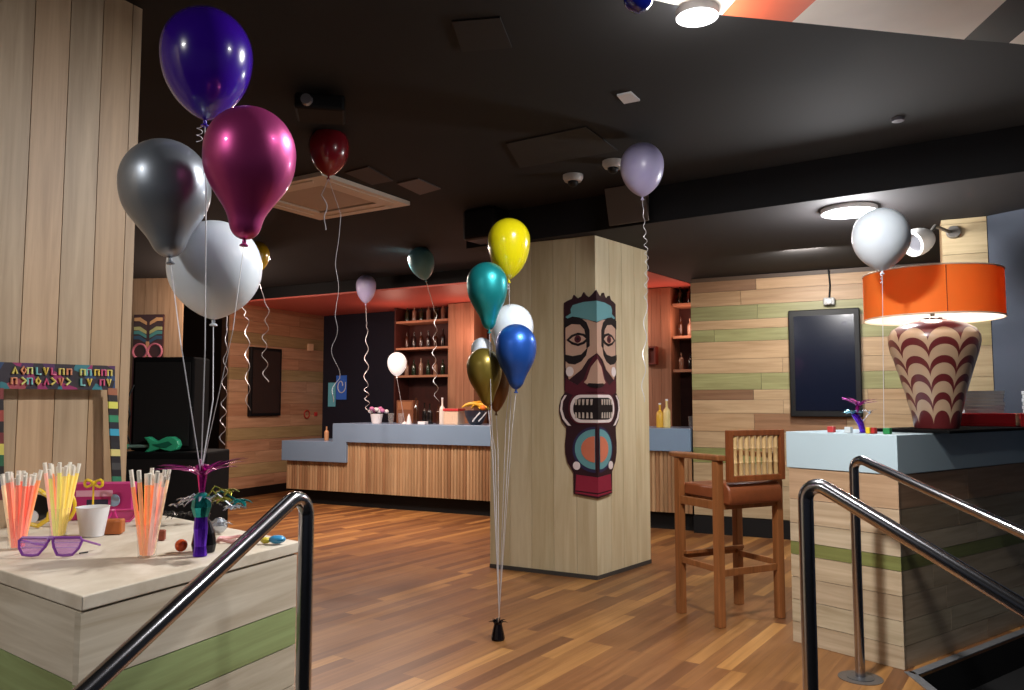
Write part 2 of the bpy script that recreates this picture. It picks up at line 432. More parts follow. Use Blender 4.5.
obj('countertop', m, BLUEGREY, bar, bevel=.004)
# soffit above the bar
sf0 = fb(-1.6, -.12, 0); sfr = fb(bu(752), -.12, 0)
m = MB()
RED = mat('soffit_lit_red', (216, 106, 92), .5, noise=.05, scale=2)  # red light under the soffit is put into this colour
SB = [fb(bu(235), -.12, 0), BL(690)-ub*.45+Vector((ub.y, -ub.x, 0))*.12, G(690, 284, SOF), BK(740), BK(300)]
rim = G(648, 271.5, SOF)
SB = [fb(bu(225), -.10, 0), G(470, 283.5, SOF), rim, G(688, 283, SOF), fk(ku(690), .34, 0), fk(-.3, .34, 0)]
m.prism([(p.x, p.y) for p in SB], SOF, SOF+.02)
struct('ceiling', m, RED, loc=(0, 9, SOF))
m = MB(); m.prism([(p.x, p.y) for p in SB], SOF+.021, CEIL-.003); struct('trim_4', m, BLACK)

# back bar: shelving with orange posts
SHC = mat('orange_lit_wood', (190, 136, 104), .5, noise=.2, scale=6); DKR = mat('dark_red_back', (74, 30, 22), .6, noise=.3, scale=12)
bb = thing('shelf_unit', tuple(fk(ku(560), .2, 0)), 'built-in orange wooden shelving behind the bar', 'shelving')
uA, uB, uC, uD, uE = ku(395), ku(448), ku(474), ku(672), ku(700)
m = MB(); m.box(fk, uA, uE, .335, .355, 0, SOF-.01); obj('back_panel', m, DKR, bb)
PLK = wood_mat('orange_boards', True, contrast=.3)
for a, b in ((uB, uC), (ku(490), ku(560)), (ku(575), ku(671))):
    m = MB(); vplanks(m, fk, a, b, 0, SOF-.01, .12, [(196, 134, 98), (188, 126, 90), (202, 142, 104)], t=.0-.33, v0=0.0)
    obj('post', m, PLK, bb)
SHZ = [Zy(BK(420).y, 320), Zy(BK(420).y, 347), Zy(BK(420).y, 375)]
for z in SHZ:
    for a, b in ((uA, uB-.005), (ku(672)+.005, uE)):
        m = MB(); m.box(fk, a, b, .02, .33, z-.03, z); obj('shelf', m, SHC, bb)
m = MB(); m.box(fk, uA-.03, uA-.002, .02, .33, 0, SOF-.01); obj('side_panel', m, DKR, bb)
m = MB(); m.box(fk, uA, uE, -.02, -.0, 0, .9); m.box(fk, uA, uE, -.03, .33, .9, .94); obj('lower_cabinet', m, DKR, bb)

# bottles
def bottle_prof(h, r, nk=.3): return [(0, 0), (r*.95, 0), (r, .01), (r, h*.58), (r*.85, h*.66), (r*nk, h*.76), (r*nk, h*.95), (r*nk*1.15, h*.95), (r*nk*1.15, h), (0, h)]
def bottle(p, h, r, m_, label, group=None, seg=12, cap=None):
    o = smooth_by_angle(obj('bottle', MB().lathe(p, bottle_prof(h, r), seg), m_)); tag(o, label, 'bottle', group)
    if cap: obj('cap', MB().lathe((p[0], p[1], p[2]+h+.001), [(0, 0), (r*.36, 0), (r*.36, h*.07), (0, h*.07)], seg), cap, o)
    return o
BG = [mat('bottle_green', (30, 50, 30), .15, coat=.5), mat('bottle_brown', (60, 32, 18), .15, coat=.5), mat('bottle_clear', (150, 120, 100), .15, coat=.5), mat('bottle_black', (20, 16, 16), .15, coat=.5)]
nm = ['top', 'middle', 'lowest']
for si, z in enumerate(SHZ):
    for i in range(7):
        p = fk(uA+.09+i*(uB-uA-.16)/6, .16, z+.0005)
        bottle(tuple(p), random.uniform(.19, .25), .032, BG[(i*2+si) % 4], 'dark bottle on the %s shelf of the wide bay left of the clustered balloons' % nm[si], 'bottles on the %s left shelf' % nm[si])
    for i in range(2):
        p = fk(ku(672)+.07+i*.11, .12, z+.0005)
        bottle(tuple(p), random.uniform(.18, .24), .032, BG[(i+si) % 4], 'dark bottle on the %s shelf of the narrow bay beside the plank wall' % nm[si], 'bottles on the %s right shelf' % nm[si])
# small lit cubby right of the pillar
cb = A(653, 356, 9.1)
m = MB(); 
fc = frame(fk(ku(653)-.1, -.12, 0), k9-k0)
m.box(fc, 0, .17, 0, .1, cb.z-.10, cb.z-.08); m.box(fc, 0, .17, 0, .1, cb.z+.09, cb.z+.11); m.box(fc, .15, .17, 0, .1, cb.z-.08, cb.z+.09); m.box(fc, 0, .02, 0, .1, cb.z-.08, cb.z+.09); m.box(fc, 0.02, .15, .09, .1, cb.z-.08, cb.z+.09)
tag(obj('wall_box', m, mat('dark_red_wood', (120, 44, 30), .5)), 'small open red wooden box fixed to the orange boards right of the pillar', 'wall box')
# blue poster and pale panel left of the shelves
pz = A(337, 388, 0+BK(337).y)
m = MB(); m.box(fk, ku(321), ku(331), .345, .358, pz.z-.17, pz.z+.20)
po = tag(obj('poster', m, mat('blue_poster', (50, 92, 170), .5, emit=.25)), 'small blue poster with a white swirl on the dark wall behind the bar', 'poster')  # poster is no lamp; a faint glow is added to its colour
m = MB(); cpt = fk(ku(326), .343, pz.z+.04)
m.tube([cpt+Vector((math.cos(t)*(.03+.01*t)*ub.x, math.cos(t)*(.03+.01*t)*ub.y, math.sin(t)*(.05+.012*t))) for t in [i*.45 for i in range(16)]], .009, 6); obj('swirl', m, WHITE, po)
pz2 = A(326, 392, BK(326).y)
m = MB(); m.box(fk, ku(313), ku(320), .345, .358, pz2.z-.22, pz2.z+.15); tag(obj('picture', m, mat('cyan_panel', (96, 160, 170), .5, emit=.2)), 'pale cyan panel beside the plank wall left of the blue poster', 'picture')  # panel shows brighter through a small glow put into its colour

# things on the bar
BT = z_hi1+.0012
def onbar(px, dv=.0, dv2=None): p = BL(px); return fb(bu(px), .18+dv, BT)
def Z2(px, py): return Zy(onbar(px).y, py)
p = onbar(369); t = thing('flower_pot', tuple(p), 'white cup of pink and white flowers at the left end of the bar', 'flowers')
obj('pot', MB().lathe(p, [(0, 0), (.06, 0), (.08, .12), (.07, .12), (.055, .02), (0, .02)], 16), WHITE, t)
for i in range(9):
    a = i*2.4; rr = .03+.012*i
    obj('blossom', MB().ball(p+Vector((rr*math.cos(a), rr*math.sin(a)*.5, .15+.012*(i % 4))), .032, .03, .026, 10), mat('pink_petal', (196, 120, 170), .6) if i % 2 else WHITE, t)
p = onbar(388, .2); m = MB(); f2 = frame((p.x, p.y), ub); m.box(f2, -.125, .125, 0, .12, BT, BT+.29); m.box(f2, -.105, .105, -.004, .0, BT+.17, BT+.27, 1)
tag(obj('box', m, [mat('brown_card', (120, 72, 44), .7), mat('brown_light', (150, 96, 60), .7)], bevel=.004), 'brown upright carton standing at the back of the bar left of the dark bottles', 'box')
spec = [(404, .32, .035, 'bottle_brown'), (411, .26, .034, 'bottle_black'), (418, .25, .04, 'bottle_black'), (425, .24, .034, 'bottle_brown')]
for i, (px, h, r, mm) in enumerate(spec):
    bottle(tuple(onbar(px, .10+.04*(i % 2))), h, r, MATS[mm], ['tall brown bottle beside the brown carton on the bar', 'dark bottle directly right of the tall brown bottle on the bar', 'squat dark bottle in the middle of the row on the bar', 'dark bottle next to the white bottle on the bar'][i], 'dark bottles on the bar', 16)
for i, px in enumerate((382, 392)):
    tag(smooth_by_angle(obj('drinking_glass', MB().lathe(onbar(px, .03), [(0, 0), (.03, 0), (.042, .13), (.039, .13), (.028, .01), (0, .01)], 16), CLEAR)), ['clear glass in front of the brown carton, nearer the flowers', 'clear glass in front of the brown carton, nearer the dark bottles'][i], 'glass', 'clear glasses on the bar')
p = onbar(406, -.1); tag(obj('paper_cone', MB().lathe(p, [(0, 0), (.035, 0), (.018, .09), (0, .13)], 14), WHITE), 'small white cone standing in front of the dark bottles on the bar', 'cone')
p = onbar(420, -.1); tag(obj('napkin_stack', MB().box(frame((p.x, p.y), ub), -.05, .05, -.04, .04, BT, BT+.035), WHITE, bevel=.003), 'low white stack of napkins near the front of the bar', 'napkins')
bottle(tuple(onbar(434, .02)), .30, .036, mat('bottle_white', (222, 214, 206), .3), 'slim white bottle beside the red topped tub on the bar', cap=WHITE)
p = onbar(446, .02); t = thing('ice_tub', tuple(p), 'square white ribbed tub with a red rim on the bar', 'tub'); f2 = frame((p.x, p.y), ub)
m = MB(); m.box(f2, -.10, .10, -.08, .08, BT, BT+.16)
for i in range(9): m.box(f2, -.096+i*.0228, -.086+i*.0228, -.086, -.08, BT+.01, BT+.15)
obj('body', m, mat('cream_plastic', (226, 200, 176), .5), t, bevel=.004); obj('rim', MB().box(f2, -.105, .105, -.09, .09, BT+.161, BT+.19), mat('red_plastic', (190, 50, 50), .4), t, bevel=.005)
p = onbar(467, .04); t = thing('fruit_bowl', tuple(p), 'dark bowl with white stripes piled with yellow bananas on the bar', 'bowl')
m = MB().lathe(p, [(0, 0), (.06, 0), (.085, .02), (.125, .10), (.138, .17), (.13, .17), (.115, .10), (.08, .03), (0, .025)], 28); obj('bowl', m, mat('dark_bowl', (44, 44, 56), .3), t)
m = MB()
for a in (-1.9, -1.2): m.tube([p+Vector((math.cos(a+.25*k)*(.099+.0135*k), math.sin(a+.25*k)*(.099+.0135*k), .04+.035*k)) for k in range(4)], .009, 6)
obj('stripe', m, WHITE, t)
YEL = mat('banana_yellow', (236, 178, 50), .5); ORN = mat('orange_peel', (226, 120, 40), .5)
for i in range(5):
    a = i*.5-1.1; cc_ = p+Vector((.05*math.sin(i*2.1), .04*math.cos(i*1.7), .19+.008*i)); m = MB()
    m.tube([cc_+Vector((math.cos(a)*s*.12, math.sin(a)*s*.12, .045*(1-s*s))) for s in (-1, -.6, -.2, .2, .6, 1)], [.006, .016, .019, .019, .016, .006], 8)
    tag(smooth_by_angle(obj('banana', m, YEL)), 'ripe yellow banana lying in the dark bowl on the bar', 'banana', 'bananas in the bar bowl')
tag(obj('orange', MB().ball(p+Vector((.10*ub.x, .10*ub.y, .20)), .036, seg=14), ORN, smooth=True), 'orange lying at the right edge of the dark fruit bowl', 'orange')
p = onbar(487, .02); tag(smooth_by_angle(obj('paper_cup', MB().lathe(p, [(0, 0), (.045, 0), (.06, .17), (.056, .17), (.042, .01), (0, .01)], 18), WHITE)), 'tall white cup on the bar just left of the pillar', 'cup')
for i, (px, h, c) in enumerate(((653, .24, (216, 170, 60)), (660, .28, (226, 204, 140)))):
    bottle(tuple(onbar(px, .05)), h, .04, mat('bottle_y%d' % i, c, .3), ['golden yellow bottle close beside the pillar on the bar', 'cream yellow bottle on the bar a little right of the pillar'][i], cap=WHITE)
p = onbar(684, .1); tag(smooth_by_angle(obj('drinking_glass', MB().lathe(p, [(0, 0), (.03, 0), (.036, .12), (.033, .12), (.028, .01), (0, .01)], 14), CLEAR)), 'clear glass at the right end of the bar by the plank wall', 'glass')
p = fb(bu(318), .2, z_lo1+.001); bottle(tuple(p), .18, .03, mat('bottle_amber', (200, 150, 110), .3), 'small amber bottle on the low left end of the bar')

# ================================================================ WALL FITTINGS
def flat_on(frm, u0, u1, v, z0, z1, t=.05): return MB().box(frm, u0, u1, v-t, v, z0, z1)
# left screen on the side wall
sL = lambda px: (on_line(px, s0, s0+sdir)-s0).length
fs = frame(s0, sdir); ya = on_line(262, s0, s0+sdir).y
ua, ub2 = sL(247), sL(278)
tv = obj('television', flat_on(fs, ua, ub2, -.032, Zy(ya, 416), Zy(ya, 348)), BLACKG, bevel=.008); tag(tv, 'upright black screen on the orange plank wall at the left', 'television')
obj('screen', flat_on(fs, ua+.04, ub2-.04, -.083, Zy(ya, 413), Zy(ya, 351), .003), mat('brown_screen', (50, 38, 34), .2), tv)
u_ = sL(308); tag(obj('thermostat', flat_on(fs, u_-.06, u_+.06, -.032, Zy(ya*1.1, 352), Zy(ya*1.1, 345), .03), mat('cream_plastic2', (230, 190, 150), .4), bevel=.006), 'small cream control box high on the orange plank wall', 'control box')
u_ = sL(306); zz = Zy(ya*1.1, 414)
m = MB(); cen = fs(u_, -.045, zz); m.tube([fs(u_+.06*math.cos(a), -.045, zz+.06*math.sin(a)) for a in [i*PI/10 for i in range(20)]], .01, 8, closed=True)
tag(obj('wall_socket', m, mat('red_ring', (170, 50, 34), .5)), 'small round red ring fitting low on the orange plank wall', 'fitting')
m = flat_on(fs, sL(315)-.03, sL(315)+.03, -.032, zz-.03, zz+.03, .02); tag(obj('call_point', m, MATS['red_plastic'], bevel=.004), 'tiny square red button beside the round ring fitting', 'button')
# right television
ur = lambda px: (BL(px)-r0).dot((rw_end-r0).normalized())
ty = BL(828).y; u0, u1 = ur(790), ur(861)
zt, zb = Zy(ty, 310), Zy(ty, 417)
tv = tag(obj('television', MB().box(frw, u0, u1, -.10, -.032, zb, zt), BLACKG, bevel=.01), 'large upright black screen on the striped plank wall behind the right counter', 'television')
def screen_mat():
    m = mat('navy_screen', (12, 18, 36), .15, coat=.3); n, l = m.node_tree.nodes, m.node_tree.links
    return m
obj('screen', MB().box(frw, u0+.05, u1-.05, -.105, -.1005, zb+.06, zt-.06), screen_mat(), tv)
uq = ur(831); zq = Zy(ty, 302)
t = tag(obj('wall_sensor', MB().box(frw, uq-.05, uq+.05, -.10, -.032, zq-.04, zq+.03), mat('grey_plastic', (150, 150, 150), .4), bevel=.01), 'small grey sensor with a thin cable above the right screen', 'sensor')
obj('cable', MB().tube([frw(uq, -.045, zq+.031), frw(uq+.01, -.045, zq+.15), frw(uq, -.045, LOW-.01)], .008, 6), BLACK, t)
obj('lens', MB().ball(frw(uq, -.11, zq-.01), .03, seg=14), WHITE, t, smooth=True)

# mask picture on the far left wall
ff = frame((far0.x, far0.y), (1, -.1)); yy = 9.6
X = lambda px: (px-512)/F/cp*yy-far0.x
u0, u1 = X(137), X(168); z1 = Zy(yy, 315.5)
t = thing('mask_panel', tuple(ff((u0+u1)/2, -.05, z1-1.6)), 'dark mask panel with coloured feather stripes above the black loudspeaker', 'mask panel')
obj('panel', MB().box(ff, u0, u1, -.06, -.032, z1-1.6, z1), mat('dark_maroon', (58, 24, 30), .5), t, bevel=.004)
for k, (c, yk) in enumerate((((206, 160, 110), 322), ((60, 40, 44), 327), ((176, 180, 120), 331), ((70, 140, 140), 335), ((40, 80, 110), 340))):
    zk = Zy(yy, yk); m = MB(); hw = (u1-u0)/2; mid = (u0+u1)/2
    for s in (-1, 1):
        pts = [ff(mid+s*.02, -.061, zk-.05), ff(mid+s*hw*.6, -.061, zk), ff(mid+s*hw*.95, -.061, zk+.0), ff(mid+s*hw*.95, -.061, zk+.04), ff(mid+s*hw*.55, -.061, zk+.045), ff(mid+s*.02, -.061, zk-.01)]
        m.slab(pts, (0, -1, 0), .004)
    obj('feather_stripe', m, mat('stripe%d' % k, c, .5), t)
m = MB(); zk = Zy(yy, 352)
for s in (-1, 1): m.tube([ff(mid+s*hw*.5+.09*math.cos(a), -.065, zk+.09*math.sin(a)) for a in [i*PI/10 for i in range(20)]], .014, 6, closed=True)
obj('eye', m, mat('pink_paint', (190, 110, 130), .5), t)
m = MB().box(ff, mid-.02, mid+.02, -.07, -.061, zk-.2, zk+.12); obj('nose', m, mat('tan_paint', (200, 150, 110), .5), t)

# ================================================================ TIKI MASK PANEL round the pillar corner
K = .0087
def zz_(py): return Zy(C.y, py)
mitre = (nl+nr)/(1+nl.dot(nr))
def TP(sx, py, side, o):
    z = Vector((0, 0, zz_(py+1.2)))
    if sx == 0: return C+mitre*o+z
    return C+(dl if side < 0 else dr)*(sx*K)+(nl if side < 0 else nr)*o+z
def half(mb, pts, side, o, t, mi=0):
    a = [TP(x, y, side, o) for x, y in pts]; b = [TP(x, y, side, o+t) for x, y in pts]; n = len(a)
    mb.add(a+b, [tuple(reversed(range(n))), tuple(range(n, 2*n))]+[(k, (k+1) % n, n+(k+1) % n, n+k) for k in range(n)], mi)
    return mb
def tiki(mb, pts, o, t=.004, mi=0):
    for side in (-1, 1): half(mb, pts, side, o, t, mi)
def tpair(name, mt, pts, o, t=.004):
    for side in (-1, 1): obj(name, half(MB(), pts, side, o, t), mt, tk)
def ell(cx, cy, rx, ry, n=20, half=False):
    return [(cx+rx*math.cos(a), cy+ry*math.sin(a)) for a in ([-PI/2+PI*i/n for i in range(n+1)] if half else [2*PI*i/n for i in range(n)])]
tk = thing('tiki_mask_panel', (C.x+nl.x*.02, C.y+nl.y*.02, zz_(496)), 'tall painted tiki mask with bared teeth wrapped round the pillar corner', 'mask panel')
outl = [(0, 289), (2.2, 293.5), (5, 296), (8, 293.5), (10, 290.5), (12, 294.5), (15.5, 296.5), (18, 294), (19.3, 292.5), (21, 296.5), (25, 298), (28.7, 300), (28.7, 388), (28, 391), (31.5, 396), (33.7, 404), (33.5, 412), (31.5, 420), (27, 426.5), (27.2, 434), (28.3, 443), (28, 453), (26, 462), (22.5, 468), (20.5, 472), (20.3, 494), (0, 497)]
MAR = mat('mask_maroon', (82, 24, 38), .45); BLK = mat('mask_black', (24, 16, 20), .45); SKIN = mat('mask_tan', (192, 156, 136), .5)
TEAL = mat('mask_teal', (100, 154, 160), .5); MWH = mat('mask_white', (226, 212, 210), .5); CORAL = mat('mask_coral', (206, 116, 88), .5); WINE = mat('mask_wine', (140, 30, 56), .5)
m = MB(); tiki(m, outl, .0005, .022); obj('backboard', m, mat('mask_dark', (46, 18, 28), .45), tk)
L1 = .0228
m = MB(); tiki(m, [(0, 300), (10, 300.5), (20, 303), (22, 307), (21.5, 311), (27, 314.5), (24, 317), (12, 316.5), (0, 321)], L1); obj('forehead_band', m, TEAL, tk)
m = MB(); tiki(m, [(0, 322), (6, 318.5), (12, 317.5), (27, 318.5), (27, 366), (24, 378), (12, 368), (6, 358), (0, 352)], L1); obj('face', m, SKIN, tk)
m = MB(); tiki(m, [(0, 353), (1.5, 357), (6, 366), (10, 378), (16, 384), (27, 377), (28, 390), (20, 394), (8, 391), (0, 391)], L1+.0001); obj('cheek', m, MAR, tk)
L2 = L1+.0045
m = MB(); tiki(m, [(0, 358), (3, 366), (7, 378), (9.5, 381), (6, 383.5), (0, 386)], L2, .006); obj('nose', m, SKIN, tk)
m = MB(); tiki(m, [(0, 382.5), (5, 382), (7, 384), (3, 386), (0, 387)], L2+.0065, .002); obj('nostril', m, BLK, tk)
tpair('eyebrow', BLK, [(4.2, 345), (4.2, 329), (7, 321), (13, 316), (20, 314.5), (28, 317.5), (28, 326), (21, 322), (13, 323), (9, 328), (7.2, 338), (7, 347)], L2)
tpair('eye_bag', BLK, [(28, 352.5), (20, 354.5), (12, 353), (6, 346.5), (7.5, 354), (12, 360), (18, 363), (24, 362), (28, 358)], L2)
tpair('eye', BLK, [(4.8, 337.5), (9, 332.5), (15, 331), (21, 333), (26, 338), (21, 342.5), (15, 344.5), (9, 342.5)], L2+.0002)
tpair('eye_white', SKIN, [(7.2, 337.5), (10.5, 334.5), (15, 333.5), (19.5, 335), (23, 338), (19.5, 340.5), (15, 342), (10.5, 340.5)], L2+.0045, .002)
tpair('iris', MAR, ell(15, 337.5, 3.2, 3.8), L2+.0068, .002)
tpair('pupil', BLK, ell(15, 337.5, 1.3, 1.5, 10), L2+.009, .001)
tpair('cheek_spot', MWH, ell(23, 370, 3.6, 5), L2)
def rr(w, y0, y1, k=.35, n=8):
    h = (y1-y0)/2; cy = (y0+y1)/2; rx = w*.42; out = [(0, y0)]
    for i in range(n+1):
        a = PI/2*i/n; out.append((w-rx+rx*math.sin(a), cy-h*math.cos(a)))
    for i in range(1, n+1):
        a = PI/2*i/n; out.append((w-rx+rx*math.cos(a), cy+h*math.sin(a)))
    return out+[(0, y1)]
m = MB(); tiki(m, rr(24.5, 391.5, 423), L2); obj('mouth_surround', m, MAR, tk)
m = MB(); tiki(m, rr(22.5, 393.5, 421.5), L2+.0045); obj('lips', m, MWH, tk)
m = MB(); tiki(m, rr(19.5, 396.5, 418.5), L2+.009, .002); obj('mouth', m, BLK, tk)
for y0, y1 in ((398, 404), (411, 417)):
    for sx in (1.2, 5, 8.8, 12.4, 15.6):
        for sd2 in (-1, 1): m = MB(); q_ = ([(sx, y0), (sx+2.3, y0+.2), (sx+1.9, y1), (sx+.5, y1-.5)] if y0 < 400 else [(sx+.5, y0+.6), (sx+1.9, y0), (sx+2.2, y1), (sx+.2, y1)]); half(m, q_, sd2, L2+.0112, .003); obj('tooth', m, mat('tooth_ivory', (186, 172, 160), .5), tk)
tpair('cheek_stripe', MWH, [(26, 394), (29.5, 400), (30.5, 408), (28, 417), (22, 425), (25, 424.5), (30, 418), (32.3, 409), (31.3, 400), (28, 394)], L2)
m = MB(); tiki(m, ell(0, 448.5, 21, 23, 20, True), L1+.0002, .003); obj('belly_surround', m, mat('mask_navy', (44, 40, 76), .5), tk)
m = MB(); tiki(m, ell(0, 448, 18.5, 20, 20, True), L2); obj('belly', m, TEAL, tk)
m = MB(); tiki(m, ell(0, 448, 12.5, 13, 20, True), L2+.0045, .003); obj('belly_spot', m, CORAL, tk)
tpair('lower_spot', MWH, ell(17, 465, 3.4, 4.2), L2)
m = MB(); tiki(m, [(0, 476), (17.5, 474), (18.5, 490), (0, 491.5)], L1); tiki(m, [(0, 493), (18.5, 491.3), (18.5, 492.8), (0, 495)], L1); obj('foot_block', m, WINE, tk)

# ================================================================ LEFT COUNTER
CT = .90
P1, P2 = G(82, 596, CT), G(300, 541, CT)
P3 = Vector((-1.30, 2.86, CT)); dd = Vector((-.8, .6, 0))
Pk = [P1, P2, P3, Vector((w1.x-.06, w1.y-.02, 0)), None]
# the near edge runs back to the board wall
def inter(p, d, q, e):
    det = d.x*(-e.y)+e.x*d.y
    t = ((q.x-p.x)*(-e.y)+e.x*(q.y-p.y))/det
    return p+d*t
dn = (G(0, 569.5, CT)-P1).normalized()
P4 = inter(P1, dn, w1+Vector((.03, -.01, 0)), wdir); wa = w1+Vector((.028, -.03, 0))
# outline: P1 P2 P3, then the wall corner, then P4
poly = [P1, P2, P3, wa, P4]
cen = sum((Vector((p.x, p.y, 0)) for p in poly), Vector())/5
ctr = thing('counter', (cen.x, cen.y, 0), 'pale wooden counter with a green stripe, crowded with party favours', 'counter')
m = MB(); m.prism([(p.x, p.y) for p in poly], CT-.032, CT-.001, 0, rndcol((222, 212, 194), 0)); 
# top boards run along the wall direction
ax = (P2-P1).normalized(); obj('countertop', m, wood_mat('counter_top_wood', axis=(9, 5, 9), contrast=.3, rough=.55), ctr, bevel=.003)
ins = [(p+(Vector((cen.x, cen.y, p.z))-p).normalized()*.03) for p in poly]
m = MB(); m.prism([(p.x, p.y) for p in ins], 0, CT-.033, 0, rndcol(OFFW)); obj('carcass', m, W_H, ctr)
def side(p, q, name):
    f_ = frame(p, q-p); ln = (q-p).length; m = MB()
    rows = [(.0, .13, OFFW), (.13, .26, (200, 188, 164)), (.26, .38, (146, 160, 104)), (.38, .50, OFFW), (.50, .612, (200, 190, 168)), (.612, .716, (152, 172, 112)), (.716, CT-.034, (214, 204, 184))]
    hrows(m, f_, .001 if p is P1 else .006, ln-.006 if p is P1 else ln-.022, rows, t=-.018, v0=.004, L=4, j=.015); obj(name, m, W_H, ctr)
side(P1, P2, 'side_panel'); side(P4, P1, 'side_panel')

# ================================================================ RIGHT COUNTER
RT = 1.137
D0 = c0; D1 = cl; sd = (D1-D0).normalized(); ld = Vector((.815, .579, 0)); LLn = 3.4
# stops at the pier and the slate wall
dk = Vector((.50, -.86, 0))
nearhit = inter(D0, ld, Vector((pr.x, pr.y, 0))-dk*0+Vector((-.015, -.01, 0)), dk)
farhit = D1+ld*1.62
rp = [D0, nearhit, Vector((pr.x-.01, pr.y-.03, 0)), Vector((pier.x-.03, pier.y-.06, 0)), farhit, D1]
rp = [D0, nearhit, Vector((pr.x-.02, pr.y-.03, 0)), D1+ld*((Vector((pr.x, pr.y, 0))-D1).dot(ld)-.22), D1]
cen2 = (D0+D1)*.5+ld*.9
rc = thing('counter', (cen2.x, cen2.y, 0), 'tall counter with pale blue top band and plank sides at the right', 'counter')
m = MB(); m.prism([(p.x, p.y) for p in rp], .94, RT-.001); obj('countertop', m, ICE, rc, bevel=.003)
rin = [(p+(cen2-p).normalized()*.03) for p in rp]
m = MB(); m.prism([(p.x, p.y) for p in rin], 0, .938, 0, rndcol(OFFW)); obj('carcass', m, W_H, rc)
m = MB(); f_ = frame(D1, D0-D1); ln = (D0-D1).length
rows = [(.0, .11, (200, 180, 150)), (.11, .23, (206, 190, 158)), (.23, .35, (196, 176, 146)), (.35, .47, (204, 184, 152)), (.47, .54, GREEN), (.54, .64, (208, 190, 160)), (.64, .77, (206, 182, 150)), (.77, .938, (206, 170, 134))]
hrows(m, f_, .008, ln-.002, rows, t=-.018, v0=.006, L=3); obj('side_panel', m, W_H, rc)
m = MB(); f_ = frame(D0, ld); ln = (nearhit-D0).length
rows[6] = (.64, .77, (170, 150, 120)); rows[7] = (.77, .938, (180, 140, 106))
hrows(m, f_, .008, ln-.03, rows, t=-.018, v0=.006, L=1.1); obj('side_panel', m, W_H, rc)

# ================================================================ HANDRAILS
def arc_path(pts, r=.06, n=8):
    out = [Vector(pts[0])]
    for i in range(1, len(pts)-1):
        p = Vector(pts[i]); a = (Vector(pts[i-1])-p).normalized(); b = (Vector(pts[i+1])-p).normalized()
        th = a.angle(b); d = r/math.tan(th/2)
        s = p+a*d; e = p+b*d; c = p+(a+b).normalized()*(r/math.sin(th/2))
        va, vb = s-c, e-c; tot = va.angle(vb)
        for k in range(n+1):
            t = k/n; out.append(c+(va*math.sin((1-t)*tot)+vb*math.sin(t*tot))/math.sin(tot))
    return out+[Vector(pts[-1])]
def rail(top, low, foot, label, r=.0225):
    top, low = Vector(top), Vector(low); d = (low-top)
    t = thing('handrail', (top.x, top.y, foot), label, 'handrail', 'tubular steel stair handrails')
    end = top+d*1.9
    path = arc_path([(top.x, top.y, foot+.006), top, end, (end.x, end.y, foot-.88)], .045)
    smooth_by_angle(obj('rail', MB().tube(path, r, 20), STEEL, t), 50)
    obj('base_plate', MB().lathe((top.x, top.y, foot+.0005), [(0, 0), (.06, 0), (.06, .005), (.03, .009), (0, .009)], 24), mat('plate_steel', (120, 122, 126), .4, .8), t)
    return t
T = A(307, 486, 1.98); Lw = A(87, 690, 1.42); rail(T, Lw, 0, 'steel handrail in front of the left wooden counter', .019)
T = A(805, 476, 2.62); Lw = A(1024, 608, 2.22); rail(T, Lw, 0, 'steel handrail nearest the camera on the right', .0245)
g = G(860.5, 678); T = A(856, 456, g.y); T.x = g.x; Lw = A(1024, 534, 3.12); rail(T, Lw, 0, 'steel handrail standing close against the right counter')
m = MB().lathe((g.x, g.y, .0005), [(0, 0), (.10, 0), (.10, .002), (0, .002)], 28)
tag(obj('floor_plate', m, mat('floor_plate', (110, 104, 100), .5, .5)), 'flat round metal floor plate under the handrail beside the right counter', 'floor plate')

# ================================================================ BAR STOOL
sa, sd_ = G(720, 629), G(786, 619)
fst = frame(sa, (G(786, 618)-sa)); WST = (G(786, 618)-sa).length; DST = .40
st = thing('bar_stool', tuple(fst(WST/2, DST/2, 0)), 'tall brown wooden bar stool with bamboo slat back and cushioned seat', 'stool')
def wbox(fr_, u0, u1, v0, v1, z0, z1, c=(164, 100, 52)): return MB().box(fr_, u0, u1, v0, v1, z0, z1, 0, rndcol(c, .1))
g2 = .024; ARM = .985
tops = {(0, 0): ARM-.03, (1, 0): ARM-.03, (0, 1): ARM-.03, (1, 1): ARM-.03}
for i in (0, 1):
    for j in (0, 1):
        u = g2 if i == 0 else WST-g2; v = g2 if j == 0 else DST-g2
        obj('leg', wbox(fst, u-g2, u+g2, v-g2, v+g2, 0, tops[(i, j)]), W_GL, st, bevel=.004)
for i in (0, 1):
    u = g2 if i == 0 else WST-g2
    obj('armrest', wbox(fst, u-.032, u+.032, -.02, DST+.04, ARM-.029, ARM+.004), W_GL, st, bevel=.008)
    obj('stretcher', wbox(fst, u-.012, u+.012, 2*g2, DST-2*g2, .31, .345), W_GL, st, bevel=.003)
    obj('seat_rail', wbox(fst, u-.014, u+.014, 2*g2, DST-2*g2, .67, .72), W_GL, st, bevel=.003)
obj('stretcher', wbox(fst, 2*g2, WST-2*g2, g2-.012, g2+.012, .285, .325), W_GL, st, bevel=.003)
obj('stretcher', wbox(fst, 2*g2, WST-2*g2, DST-g2-.012, DST-g2+.012, .33, .365), W_GL, st, bevel=.003)
obj('footrest', wbox(fst, g2, WST-g2, DST-g2-.06, DST-g2-.03, .365, .385), W_GL, st, bevel=.003)
for v in (g2, DST-g2): obj('seat_rail', wbox(fst, 2*g2, WST-2*g2, v-.014, v+.014, .67, .72), W_GL, st, bevel=.003)
LEATH = mat('brown_leather', (134, 72, 40), .42, noise=.15, scale=25)
